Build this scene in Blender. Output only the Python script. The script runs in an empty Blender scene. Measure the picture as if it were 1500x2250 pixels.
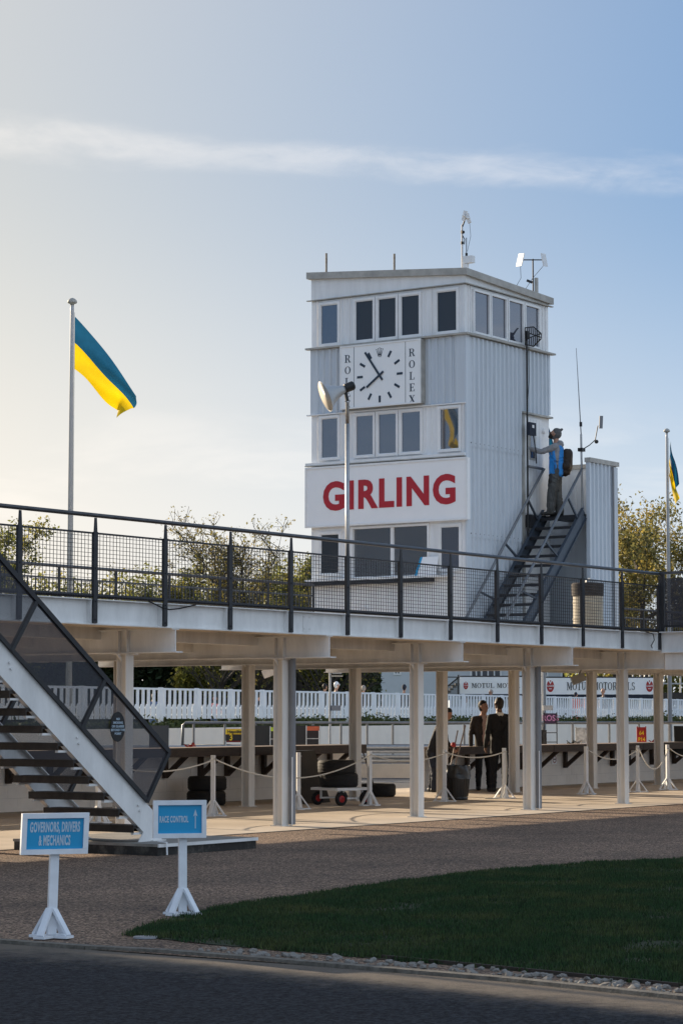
import bpy, bmesh, math, random
import numpy as np
from mathutils import Vector, Matrix, noise as mnoise

SC = bpy.context.scene
COL = SC.collection
R = math.radians

# ------------------------------------------------------------------ camera
YAW = R(34.4)
cam_d = bpy.data.cameras.new('camera')
cam = bpy.data.objects.new('camera', cam_d)
COL.objects.link(cam)
cam.location = (0, 0, 1.55)
cam.rotation_euler = (R(90) + math.atan(443 / 5312), 0, YAW - R(90))
cam_d.sensor_fit = 'VERTICAL'
cam_d.sensor_height = 36
cam_d.lens = 85.0
cam_d.clip_end = 6000
SC.camera = cam

# ------------------------------------------------------------------ sky, sun, exposure
SUN_EL, SUN_AZ = R(16), R(80)          # azimuth counted from +X towards +Y
SDIR = Vector((math.cos(SUN_AZ) * math.cos(SUN_EL), math.sin(SUN_AZ) * math.cos(SUN_EL), math.sin(SUN_EL)))
world = bpy.data.worlds.new('World')
SC.world = world
world.use_nodes = True
wn, wl = world.node_tree.nodes, world.node_tree.links
wn.clear()


def WN(t, **kw):
    n = wn.new(t)
    for k, v in kw.items():
        if k in ('operation', 'blend_type', 'data_type', 'noise_dimensions', 'interpolation_type', 'clamp'):
            setattr(n, k, v)
    return n


def wmath(op, a, b=None, c=None):
    n = wn.new('ShaderNodeMath')
    n.operation = op
    for i, v in enumerate((a, b, c)):
        if v is None:
            continue
        if isinstance(v, (int, float)):
            n.inputs[i].default_value = v
        else:
            wl.new(v, n.inputs[i])
    return n.outputs[0]


def wmix(fac, a, b, mode='MIX'):
    n = wn.new('ShaderNodeMix')
    n.data_type = 'RGBA'
    n.blend_type = mode
    for s, v in ((n.inputs[0], fac), (n.inputs[6], a), (n.inputs[7], b)):
        if isinstance(v, (int, float)):
            s.default_value = v
        elif isinstance(v, tuple):
            s.default_value = v
        else:
            wl.new(v, s)
    return n.outputs[2]


sky = wn.new('ShaderNodeTexSky')
sky.sky_type = 'NISHITA'
sky.sun_disc = False
sky.sun_elevation = SUN_EL
sky.sun_rotation = R(90) - SUN_AZ
sky.altitude = 30
sky.air_density = 1.0
sky.dust_density = 0.5
sky.ozone_density = 3.0
tc = wn.new('ShaderNodeTexCoord')
sep = wn.new('ShaderNodeSeparateXYZ')
wl.new(tc.outputs['Generated'], sep.inputs[0])
dx, dy, dz = sep.outputs
# azimuth relative to the view axis (degrees, + to the right) and elevation (degrees)
azi = wmath('MULTIPLY', wmath('SUBTRACT', YAW, wmath('ARCTAN2', dy, dx)), 57.2958)
ele = wmath('MULTIPLY', wmath('ARCSINE', dz), 57.2958)
cv = wn.new('ShaderNodeCombineXYZ')
wl.new(azi, cv.inputs[0])
wl.new(ele, cv.inputs[1])


def wnoise(scale, sx, sy, detail=6, rough=.6, off=0.0):
    mp = wn.new('ShaderNodeMapping')
    mp.inputs['Scale'].default_value = (sx, sy, 1)
    mp.inputs['Location'].default_value = (off, off * .7, off)
    mp.inputs['Rotation'].default_value = (0, 0, R(4))
    wl.new(cv.outputs[0], mp.inputs['Vector'])
    n = wn.new('ShaderNodeTexNoise')
    n.inputs['Scale'].default_value = scale
    n.inputs['Detail'].default_value = detail
    n.inputs['Roughness'].default_value = rough
    n.inputs['Distortion'].default_value = .4
    wl.new(mp.outputs[0], n.inputs['Vector'])
    return n.outputs['Fac']


def wramp(v, a, b):
    n = wn.new('ShaderNodeMapRange')
    n.interpolation_type = 'SMOOTHSTEP'
    n.inputs['From Min'].default_value = a
    n.inputs['From Max'].default_value = b
    wl.new(v, n.inputs['Value'])
    return n.outputs[0]


# long wispy contrail-like cloud band, sinking to the right
band_c = wmath('ADD', wmath('MULTIPLY', azi, -.060), 13.05)
band_n = wmath('MULTIPLY', wmath('SUBTRACT', wnoise(.45, .6, 2.0, 7, .6), .5), 1.0)
band_d = wmath('ABSOLUTE', wmath('ADD', wmath('SUBTRACT', ele, band_c), band_n))
band = wmath('MULTIPLY', wramp(band_d, .58, .04), wramp(wnoise(.35, 1, 3.0, 5, .6, 9.), .22, .66))
# low streaks towards the horizon
low = wmath('MULTIPLY', wramp(wnoise(.22, .5, 3.2, 6, .6, 3.), .46, .72), wramp(wmath('ABSOLUTE', wmath('SUBTRACT', ele, 5.2)), 3.2, .4))
high = wmath('MULTIPLY', wramp(wnoise(.06, .6, 1.6, 6, .6, 17.), .40, .72), wramp(ele, 17, 32))
cl = wmath('MINIMUM', wmath('ADD', wmath('ADD', wmath('MULTIPLY', band, .62), wmath('MULTIPLY', low, .45)), wmath('MULTIPLY', high, .75)), 1.0)
# thin high haze over the whole dome, a pale glow round the sun, whitening towards the horizon
K = 7.1
base = wmix(1.0, sky.outputs[0], (.68, .78, .90, 1), 'MULTIPLY')
hz = wmix(.5, base, (.17 * K, .36 * K, .66 * K, 1))
dot = wn.new('ShaderNodeVectorMath')
dot.operation = 'DOT_PRODUCT'
wl.new(tc.outputs['Generated'], dot.inputs[0])
dot.inputs[1].default_value = tuple(SDIR)
ang = wmath('MULTIPLY', wmath('ARCCOSINE', dot.outputs['Value']), 57.2958)
hz = wmix(wmath('MULTIPLY', wramp(ang, 62, 21), wmath('ADD', .74, wmath('MULTIPLY', wramp(ele, 16, 6), .20))), hz, (.96 * K, .83 * K, .58 * K, 1))
hz = wmix(wmath('MULTIPLY', wramp(ele, 13, 0), .66), hz, wmix(wramp(ang, 60, 34), (.90 * K, .93 * K, .97 * K, 1), (1.18 * K, 1.05 * K, .93 * K, 1)))
hz = wmix(wmath('MULTIPLY', wramp(ang, 72, 125), .85), hz, (.72 * K, .86 * K, 1.04 * K, 1))      # hazy light sky away from the sun
skc = wmix(cl, hz, wmix(1.0, wmix(.45, hz, (.92 * K, .87 * K, .82 * K, 1)), (1.16, 1.14, 1.12, 1), 'MULTIPLY'))
bg = wn.new('ShaderNodeBackground')
bg.inputs['Strength'].default_value = .085
wl.new(skc, bg.inputs['Color'])
wo = wn.new('ShaderNodeOutputWorld')
wl.new(bg.outputs[0], wo.inputs['Surface'])

sun_d = bpy.data.lights.new('sun', 'SUN')
sun_d.energy = 5.0
sun_d.angle = R(.55)
sun_d.color = (1.0, .82, .60)
sun = bpy.data.objects.new('sun', sun_d)
COL.objects.link(sun)
sun.location = (20, 60, 40)
sun.rotation_euler = SDIR.to_track_quat('Z', 'Y').to_euler()

SC.view_settings.view_transform = 'Standard'
SC.view_settings.look = 'None'
SC.view_settings.gamma = 1
SC.view_settings.use_curve_mapping = False
SC.view_settings.exposure = 0.80
SC.cycles.max_bounces = 8
SC.cycles.transparent_max_bounces = 16


# ------------------------------------------------------------------ small helpers
def cw(px, d):
    """ground position d metres ahead of the camera at the bearing of column px of the photograph"""
    r = (px - 750) / 5312 * d
    return (r * math.sin(YAW) + d * math.cos(YAW), -r * math.cos(YAW) + d * math.sin(YAW))


def rd(r, d):
    return (r * math.sin(YAW) + d * math.cos(YAW), -r * math.cos(YAW) + d * math.sin(YAW))


def zz(py, d):
    return 1.55 + (1568 - py) / 5312 * d


MATS = {}


def mat(name, col, rough=.6, var=.12, vscale=3.0, stretch=(1, 1, 1), bump=0.0, bscale=60., metallic=0., spec=.4,
        col2=None, island=0.0, trans=0.0, vlo=.35, vhi=.7, detail=5):
    m = bpy.data.materials.new(name)
    m.use_nodes = True
    nt = m.node_tree
    N, L = nt.nodes, nt.links
    b = N['Principled BSDF']
    b.inputs['Roughness'].default_value = rough
    b.inputs['Metallic'].default_value = metallic
    b.inputs['Specular IOR Level'].default_value = spec
    geo = N.new('ShaderNodeNewGeometry')
    mp = N.new('ShaderNodeMapping')
    mp.inputs['Scale'].default_value = stretch
    L.new(geo.outputs['Position'], mp.inputs['Vector'])
    nz = N.new('ShaderNodeTexNoise')
    nz.inputs['Scale'].default_value = vscale
    nz.inputs['Detail'].default_value = detail
    nz.inputs['Roughness'].default_value = .65
    L.new(mp.outputs[0], nz.inputs['Vector'])
    mr = N.new('ShaderNodeMapRange')
    mr.inputs['From Min'].default_value = vlo
    mr.inputs['From Max'].default_value = vhi
    L.new(nz.outputs['Fac'], mr.inputs['Value'])
    mx = N.new('ShaderNodeMix')
    mx.data_type = 'RGBA'
    c2 = col2 if col2 else tuple(c * (1 - var * 2) for c in col)
    mx.inputs[6].default_value = (*col, 1)
    mx.inputs[7].default_value = (*c2, 1)
    L.new(mr.outputs[0], mx.inputs[0])
    out = mx.outputs[2]
    if island > 0:
        hs = N.new('ShaderNodeHueSaturation')
        a = N.new('ShaderNodeMapRange')
        a.inputs['To Min'].default_value = 1 - island
        a.inputs['To Max'].default_value = 1 + island
        L.new(geo.outputs['Random Per Island'], a.inputs['Value'])
        L.new(a.outputs[0], hs.inputs['Value'])
        L.new(out, hs.inputs['Color'])
        out = hs.outputs[0]
    L.new(out, b.inputs['Base Color'])
    if bump > 0:
        n2 = N.new('ShaderNodeTexNoise')
        n2.inputs['Scale'].default_value = bscale
        n2.inputs['Detail'].default_value = 4
        L.new(geo.outputs['Position'], n2.inputs['Vector'])
        bp = N.new('ShaderNodeBump')
        bp.inputs['Strength'].default_value = bump
        bp.inputs['Distance'].default_value = .02
        L.new(n2.outputs['Fac'], bp.inputs['Height'])
        L.new(bp.outputs[0], b.inputs['Normal'])
    if trans > 0:
        tr = N.new('ShaderNodeBsdfTranslucent')
        L.new(out, tr.inputs['Color'])
        ms = N.new('ShaderNodeMixShader')
        ms.inputs[0].default_value = trans
        L.new(b.outputs[0], ms.inputs[1])
        L.new(tr.outputs[0], ms.inputs[2])
        L.new(ms.outputs[0], N['Material Output'].inputs['Surface'])
    MATS[name] = m
    return m


def flat(name, col, rough=.5, metallic=0., spec=.4):
    return mat(name, col, rough, var=.06, vscale=8, metallic=metallic, spec=spec)


class MB:
    def __init__(s):
        s.v, s.f, s.m, s.c = [], [], [], []

    def add(s, vs, fs, mi=0):
        o = len(s.v)
        s.c.append((o, len(s.f)))
        s.v.extend([tuple(p) for p in vs])
        s.f.extend([tuple(i + o for i in f) for f in fs])
        s.m.extend([mi] * len(fs))
        return s

    def box(s, x0, x1, y0, y1, z0, z1, mi=0):
        return s.add([(x0, y0, z0), (x1, y0, z0), (x1, y1, z0), (x0, y1, z0), (x0, y0, z1), (x1, y0, z1), (x1, y1, z1), (x0, y1, z1)],
                     [(0, 3, 2, 1), (4, 5, 6, 7), (0, 1, 5, 4), (1, 2, 6, 5), (2, 3, 7, 6), (3, 0, 4, 7)], mi)

    def obox(s, c, ax, h, mi=0):
        c = Vector(c)
        a = [Vector(q) for q in ax]
        vs = [c + a[0] * (h[0] * i) + a[1] * (h[1] * j) + a[2] * (h[2] * k) for k in (-1, 1) for i, j in ((-1, -1), (1, -1), (1, 1), (-1, 1))]
        return s.add(vs, [(0, 3, 2, 1), (4, 5, 6, 7), (0, 1, 5, 4), (1, 2, 6, 5), (2, 3, 7, 6), (3, 0, 4, 7)], mi)

    def bar(s, p0, p1, w, h, up=(0, 0, 1), mi=0):
        p0, p1 = Vector(p0), Vector(p1)
        d = (p1 - p0)
        ln = d.length
        d.normalize()
        up = Vector(up)
        sd = d.cross(up)
        if sd.length < 1e-4:
            sd = d.cross(Vector((1, 0, 0)))
        sd.normalize()
        u2 = sd.cross(d).normalized()
        return s.obox((p0 + p1) / 2, (d, sd, u2), (ln / 2, w / 2, h / 2), mi)

    def tube(s, pts, r, n=8, mi=0, caps=True):
        pts = [Vector(p) for p in pts]
        rs = r if isinstance(r, (list, tuple)) else [r] * len(pts)
        vs, fs = [], []
        prev = None
        for i, p in enumerate(pts):
            t = (pts[min(i + 1, len(pts) - 1)] - pts[max(i - 1, 0)]).normalized()
            a = prev if prev is not None else (Vector((0, 0, 1)) if abs(t.z) < .9 else Vector((1, 0, 0)))
            a = (a - t * a.dot(t)).normalized()
            prev = a
            b = t.cross(a)
            for k in range(n):
                an = 2 * math.pi * k / n
                vs.append(p + (a * math.cos(an) + b * math.sin(an)) * rs[i])
        for i in range(len(pts) - 1):
            for k in range(n):
                k2 = (k + 1) % n
                fs.append((i * n + k, i * n + k2, (i + 1) * n + k2, (i + 1) * n + k))
        if caps:
            fs.append(tuple(range(n - 1, -1, -1)))
            fs.append(tuple((len(pts) - 1) * n + k for k in range(n)))
        return s.add(vs, fs, mi)

    def lathe(s, prof, org, axis=(0, 0, 1), n=16, mi=0, close=False):
        """prof: list of (radius, height along axis)"""
        ax = Vector(axis).normalized()
        a = ax.cross(Vector((0, 0, 1)))
        if a.length < 1e-4:
            a = Vector((1, 0, 0))
        a.normalize()
        b = ax.cross(a)
        o = Vector(org)
        vs, fs = [], []
        for r_, h_ in prof:
            for k in range(n):
                an = 2 * math.pi * k / n
                vs.append(o + ax * h_ + (a * math.cos(an) + b * math.sin(an)) * max(r_, 1e-4))
        m = len(prof)
        for i in range(m - 1 if not close else m):
            i2 = (i + 1) % m
            for k in range(n):
                k2 = (k + 1) % n
                fs.append((i * n + k, i * n + k2, i2 * n + k2, i2 * n + k))
        if not close:
            fs.append(tuple(range(n - 1, -1, -1)))
            fs.append(tuple((m - 1) * n + k for k in range(n)))
        return s.add(vs, fs, mi)

    def prism(s, poly, org, u, v, d, t, mi=0):
        """poly in (a, b) -> org + a*u + b*v, extruded by t along d"""
        o, u, v, d = Vector(org), Vector(u), Vector(v), Vector(d)
        n = len(poly)
        vs = [o + u * a + v * b for a, b in poly] + [o + u * a + v * b + d * t for a, b in poly]
        fs = [tuple(range(n - 1, -1, -1)), tuple(range(n, 2 * n))]
        fs += [(i, (i + 1) % n, (i + 1) % n + n, i + n) for i in range(n)]
        return s.add(vs, fs, mi)

    def mesh(s, name, mats, smooth=False):
        me = bpy.data.meshes.new(name)
        me.from_pydata([tuple(p) for p in s.v], [], s.f)
        for m in (mats if isinstance(mats, (list, tuple)) else [mats]):
            me.materials.append(MATS[m] if isinstance(m, str) else m)
        me.polygons.foreach_set('material_index', s.m)
        if smooth:
            me.polygons.foreach_set('use_smooth', [True] * len(s.f))
        bm = bmesh.new()
        bm.from_mesh(me)
        bmesh.ops.recalc_face_normals(bm, faces=bm.faces)
        bm.to_mesh(me)
        bm.free()
        return me

    def each(s, name, mats, parent=None, smooth=False):
        """one object for each piece added"""
        out = []
        ends = s.c[1:] + [(len(s.v), len(s.f))]
        for (v0, f0), (v1, f1) in zip(s.c, ends):
            q = MB()
            q.add(s.v[v0:v1], [tuple(i - v0 for i in f) for f in s.f[f0:f1]])
            out.append(q.build(name, mats, parent, smooth))
        return out

    def build(s, name, mats, parent=None, smooth=False):
        return link(name, s.mesh(name, mats, smooth), parent)


def link(name, me, parent=None):
    o = bpy.data.objects.new(name, me)
    COL.objects.link(o)
    if parent is not None:
        o.parent = parent
        o.matrix_parent_inverse = PW[parent.name].inverted()
        PW[name if False else o.name] = Matrix()
    else:
        PW[o.name] = Matrix()
    return o


PW = {}


def tag(o, label, cat=None, group=None, kind=None):
    if label:
        o['label'] = label
    if cat:
        o['category'] = cat
    if group:
        o['group'] = group
    if kind:
        o['kind'] = kind
    return o


def thing(name, label, cat, loc=(0, 0, 0), group=None):
    o = bpy.data.objects.new(name, None)
    COL.objects.link(o)
    o.empty_display_size = .2
    o.location = loc
    PW[o.name] = Matrix.Translation(loc)
    return tag(o, label, cat, group)


def copy_tree(o, loc, rotz=0.0, parent=None):
    """copy of a thing built round the origin, with its parts and sub-parts"""
    c = o.copy()
    COL.objects.link(c)
    if parent is None:
        c.location = loc
        c.rotation_euler = (0, 0, rotz)
    else:
        c.parent = parent
    for ch in o.children:
        copy_tree(ch, None, 0, c)
    return c


def txt(body, size, offset=0.0, xs=1.0, extrude=.003, align='CENTER', spacing=1.0, line=1.0):
    cu = bpy.data.curves.new('lettering', 'FONT')
    cu.body = body
    cu.size = size
    cu.offset = offset
    cu.extrude = extrude
    cu.align_x = align
    cu.align_y = 'CENTER'
    cu.space_character = spacing
    cu.space_line = line
    cu.resolution_u = 4
    ob = bpy.data.objects.new('lettering_tmp', cu)
    COL.objects.link(ob)
    dg = bpy.context.evaluated_depsgraph_get()
    me = bpy.data.meshes.new_from_object(ob.evaluated_get(dg))
    bpy.data.objects.remove(ob)
    me.transform(Matrix.Diagonal((xs, 1, 1, 1)))
    me.materials.clear()
    return me


def fit(me, w=None, h=None):
    X = [v.co.x for v in me.vertices]
    Y = [v.co.y for v in me.vertices]
    me.transform(Matrix.Translation((-(max(X) + min(X)) / 2, -(max(Y) + min(Y)) / 2, 0)))
    me.transform(Matrix.Diagonal(((w / (max(X) - min(X))) if w else 1, (h / (max(Y) - min(Y))) if h else 1, 1, 1)))
    return me


def place_txt(me, name, m, org, u, v, parent):
    u, v = Vector(u).normalized(), Vector(v).normalized()
    n = u.cross(v)
    M = Matrix(((u.x, v.x, n.x, org[0]), (u.y, v.y, n.y, org[1]), (u.z, v.z, n.z, org[2]), (0, 0, 0, 1)))
    me.transform(M)
    me.materials.append(MATS[m])
    return link(name, me, parent)


# serif capitals built from strokes, unit height; returns list of polygons and an advance width
def ell(cx, cy, rx, ry, a0, a1, n=14):
    return [(cx + rx * math.cos(R(a0 + (a1 - a0) * i / n)), cy + ry * math.sin(R(a0 + (a1 - a0) * i / n))) for i in range(n + 1)]


def ring(cx, cy, rx, ry, wx, wy, a0, a1, n=14):
    o, i = ell(cx, cy, rx, ry, a0, a1, n), ell(cx, cy, rx - wx, ry - wy, a0, a1, n)
    return [[o[k], o[k + 1], i[k + 1], i[k]] for k in range(n)]


def rc(x0, x1, y0, y1):
    return [(x0, y0), (x1, y0), (x1, y1), (x0, y1)]


S_ = .055
GLY = {
    'R': ([rc(.12, .30, S_, 1 - S_), rc(.02, .42, 0, S_), rc(.02, .5, 1 - S_, 1), [(.42, .5), (.58, .5), (.86, S_), (.66, S_)], rc(.62, .93, 0, S_), rc(.3, .5, .46, .52)]
          + ring(.48, .735, .3, .265, .17, .055, -90, 90), .95),
    'O': (ring(.45, .5, .44, .5, .17, .05, 0, 360, 24), .92),
    'L': ([rc(.12, .31, S_, 1 - S_), rc(.02, .45, 1 - S_, 1), rc(.02, .78, 0, S_), [(.70, S_), (.78, S_), (.78, .3), (.74, .3)]], .82),
    'E': ([rc(.12, .31, S_, 1 - S_), rc(.02, .76, 1 - S_, 1), rc(.02, .78, 0, S_), rc(.31, .56, .475, .53), rc(.53, .58, .38, .63), [(.70, S_), (.78, S_), (.78, .28), (.74, .28)],
           [(.69, 1 - S_), (.76, 1 - S_), (.76, .74), (.72, .74)]], .82),
    'X': ([[(.06, 1 - S_), (.30, 1 - S_), (.84, S_), (.60, S_)], [(.12, S_), (.19, S_), (.76, 1 - S_), (.69, 1 - S_)], rc(0, .36, 1 - S_, 1), rc(.58, .86, 1 - S_, 1), rc(.02, .3, 0, S_), rc(.52, .9, 0, S_)], .9),
    'M': ([rc(.1, .19, S_, 1), rc(.78, .97, S_, 1), [(.1, 1), (.3, 1), (.6, .2), (.5, .05)], [(.5, .05), (.6, .2), (.86, 1), (.8, 1)], rc(0, .3, 0, S_), rc(.68, 1.06, 0, S_), rc(0, .2, 1 - S_, 1), rc(.86, 1.06, 1 - S_, 1)], 1.1),
    'T': ([rc(.31, .5, S_, 1), rc(.2, .61, 0, S_), rc(.02, .79, .94, 1), rc(.02, .07, .72, .94), rc(.74, .79, .72, .94)], .84),
    'U': ([rc(.1, .28, .3, 1 - S_), rc(.66, .74, .3, 1 - S_), rc(.0, .38, 1 - S_, 1), rc(.55, .86, 1 - S_, 1)] + ring(.42, .32, .32, .33, .16, .06, 180, 360), .9),
    'I': ([rc(.12, .31, S_, 1 - S_), rc(.02, .41, 0, S_), rc(.02, .41, 1 - S_, 1)], .46),
    'S': (ring(.36, .74, .3, .26, .15, .06, 20, 270) + ring(.36, .27, .32, .27, .15, .06, -160, 90), .72),
}


def serif(mb, word, h, org, u, v, n, xs=1.0, gap=.06, vertical=False, t=.004, mi=0):
    u, v, n = Vector(u), Vector(v), Vector(n)
    o = Vector(org)
    x = 0.0
    if not vertical:
        tot = sum((GLY[c][1] if c != ' ' else .45) + gap for c in word) * h * xs
        x = -tot / 2
    for i, c in enumerate(word):
        if c == ' ':
            x += (.45 + gap) * h * xs
            continue
        ps, adv = GLY[c]
        for p in ps:
            if vertical:
                base = o - v * (i * h * 1.5)
                q = [((a - adv / 2) * h * xs, b * h) for a, b in p]
            else:
                base = o
                q = [(x + a * h * xs, b * h) for a, b in p]
            mb.prism(q, base, u, v, n, t, mi)
        if not vertical:
            x += (adv + gap) * h * xs


# ------------------------------------------------------------------ materials
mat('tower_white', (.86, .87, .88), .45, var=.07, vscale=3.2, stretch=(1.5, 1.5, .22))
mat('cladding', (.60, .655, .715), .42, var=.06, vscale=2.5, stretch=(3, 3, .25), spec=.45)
mat('trim_grey', (.47, .46, .43), .6, var=.16, vscale=4)
mat('frame_white', (.85, .855, .86), .4, var=.06, vscale=3)
mat('sign_white', (.90, .90, .91), .35, var=.02, vscale=2)
mat('girling_red', (.46, .018, .03), .4, var=.05)
mat('navy', (.018, .035, .062), .4, var=.05)
mat('clock_white', (.87, .885, .90), .35, var=.02)
mat('steel_white', (.83, .825, .81), .42, var=.11, vscale=3.5, stretch=(1, 1, .35), bump=.05, bscale=25)
mat('steel_cream', (.84, .80, .74), .45, var=.12, vscale=3.0, stretch=(1.5, 1.5, .22))
mat('soffit', (.60, .52, .43), .6, var=.12, vscale=4, stretch=(.25, 4, 1))
mat('pipe_grey', (.22, .225, .24), .45, var=.08)
mat('dark_metal', (.030, .031, .036), .45, var=.2, vscale=9, metallic=.2)
mat('rail_grey', (.10, .102, .11), .4, var=.2, vscale=7, metallic=.5)
mat('galv', (.20, .21, .225), .45, var=.15, vscale=10, metallic=.55)
mat('blue_steel', (.075, .095, .125), .45, var=.15, vscale=7, metallic=.35)
mat('galvanised', (.42, .43, .44), .4, var=.12, vscale=12, metallic=.7)
mat('concrete', (.60, .51, .41), .8, var=.13, vscale=.9, bump=.12, bscale=40)
mat('slab', (.30, .28, .25), .85, var=.2, vscale=4, bump=.3, bscale=40)
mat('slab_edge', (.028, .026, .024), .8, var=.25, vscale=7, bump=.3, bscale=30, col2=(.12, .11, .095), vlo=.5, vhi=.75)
mat('wall_paint', (.86, .81, .75), .6, var=.07, vscale=1.5, bump=.12, bscale=60)
mat('track_cream', (.90, .80, .68), .6, var=.06, vscale=.8, bump=.1, bscale=30)
mat('mortar', (.52, .50, .47), .8, var=.1)
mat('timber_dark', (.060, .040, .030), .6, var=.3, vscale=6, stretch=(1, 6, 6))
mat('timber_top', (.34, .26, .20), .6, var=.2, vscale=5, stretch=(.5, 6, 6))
mat('tread', (.045, .036, .030), .65, var=.3, vscale=6)
mat('sign_blue', (.014, .32, .60), .4, var=.03)
mat('letter_pale', (.50, .62, .72), .5, var=.03)
mat('sign_frame', (.80, .83, .87), .45, var=.07, vscale=8)
mat('black', (.012, .012, .013), .5, var=.15)
mat('rubber', (.014, .014, .015), .75, var=.2, vscale=14, bump=.3, bscale=50)
mat('plastic_black', (.010, .010, .011), .34, var=.1, vscale=14, spec=.6)
mat('hub_red', (.42, .022, .022), .4, var=.1)
mat('rope', (.74, .71, .64), .8, var=.08, vscale=40)
mat('bark', (.060, .048, .038), .85, var=.3, vscale=9)
mat('skin', (.44, .24, .165), .5, var=.06)
mat('skin_brown', (.16, .085, .055), .5, var=.06)
mat('hair_dark', (.018, .014, .012), .6, var=.15, vscale=40)
mat('hair_grey', (.34, .30, .27), .6, var=.15, vscale=40)
mat('suit_black', (.016, .016, .018), .8, var=.15, vscale=12)
mat('jacket_brown', (.050, .040, .034), .8, var=.2, vscale=12)
mat('shirt', (.55, .36, .29), .8, var=.08)
mat('shirt_white', (.72, .70, .66), .8, var=.05)
mat('hoodie', (.30, .30, .31), .85, var=.15, vscale=14)
mat('beanie', (.13, .13, .132), .9, var=.2, vscale=60)
mat('trousers_grey', (.095, .098, .096), .85, var=.25, vscale=9)
mat('tabard', (.02, .25, .68), .55, var=.12, vscale=7)
mat('backpack', (.035, .022, .015), .6, var=.25, vscale=9)
mat('shoe', (.02, .019, .018), .5)
mat('orange_vis', (.85, .10, .04), .6, var=.06)
mat('navy_cloth', (.022, .028, .045), .8, var=.1)
mat('blue_cloth', (.10, .16, .30), .8, var=.1)
mat('pink_cloth', (.55, .20, .22), .8, var=.1)
mat('flag_blue', (.010, .105, .215), .65, var=.08, trans=.35)
mat('flag_yellow', (.86, .60, .005), .65, var=.05, trans=.45)
mat('pole_white', (.50, .50, .51), .4, var=.05)
mat('horn', (.44, .45, .46), .35, var=.06, metallic=.2)
mat('horn_inner', (.46, .43, .38), .5, var=.08)
mat('rust', (.10, .060, .035), .7, var=.3, vscale=20, col2=(.30, .28, .25))
mat('dish_white', (.82, .82, .82), .4, var=.03)
mat('fence_white', (.86, .88, .90), .5, var=.05, vscale=4)
mat('render_white', (.60, .63, .66), .7, var=.05, vscale=.7)
mat('drum', (.46, .40, .30), .45, var=.12, vscale=6)
mat('badge_red', (.42, .03, .03), .5)
mat('ink', (.022, .022, .025), .5)
mat('yellow', (.75, .52, .02), .5)
mat('lime', (.50, .62, .03), .5)
mat('orange', (.58, .11, .04), .5)
mat('red', (.34, .022, .02), .5)
mat('purple', (.040, .018, .060), .5)
mat('pink', (.50, .22, .44), .5)
mat('poster', (.55, .56, .56), .5, var=.3, vscale=9)
mat('asphalt', (.040, .043, .052), .85, var=.42, vscale=30, vlo=.38, vhi=.62, bump=.8, bscale=90, detail=8, spec=.12)
mat('pit_asphalt', (.10, .10, .105), .85, var=.12, vscale=1.5, bump=.4, bscale=60)
mat('line_white', (.62, .61, .58), .7)
mat('kerb', (.20, .18, .15), .9, var=.3, vscale=14, bump=.4, bscale=80)
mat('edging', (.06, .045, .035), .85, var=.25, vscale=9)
mat('flint', (.14, .133, .122), .8, var=.3, vscale=30, island=.7, col2=(.09, .065, .045), vlo=.5, vhi=.8)
mat('grass_soil', (.022, .032, .012), .95, var=.3, vscale=2.2, col2=(.060, .046, .028), vlo=.5, vhi=.7, bump=.5, bscale=90)
mat('grass', (.019, .052, .014), .7, var=.22, vscale=1.3, col2=(.075, .082, .024), island=.6, trans=.25, vlo=.45, vhi=.75)
mat('far_grass', (.05, .075, .025), .9, var=.25, vscale=.6)
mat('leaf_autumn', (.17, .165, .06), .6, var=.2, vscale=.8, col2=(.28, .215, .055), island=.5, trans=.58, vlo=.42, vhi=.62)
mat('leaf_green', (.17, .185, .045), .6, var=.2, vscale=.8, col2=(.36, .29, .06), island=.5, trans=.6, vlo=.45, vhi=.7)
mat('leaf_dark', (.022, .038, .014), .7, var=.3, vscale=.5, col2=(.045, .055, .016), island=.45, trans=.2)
mat('leaf_shrub', (.045, .075, .022), .6, var=.25, vscale=1.5, col2=(.10, .105, .03), island=.4, trans=.3)
mat('tube_light', (.80, .80, .78), .4)


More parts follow.
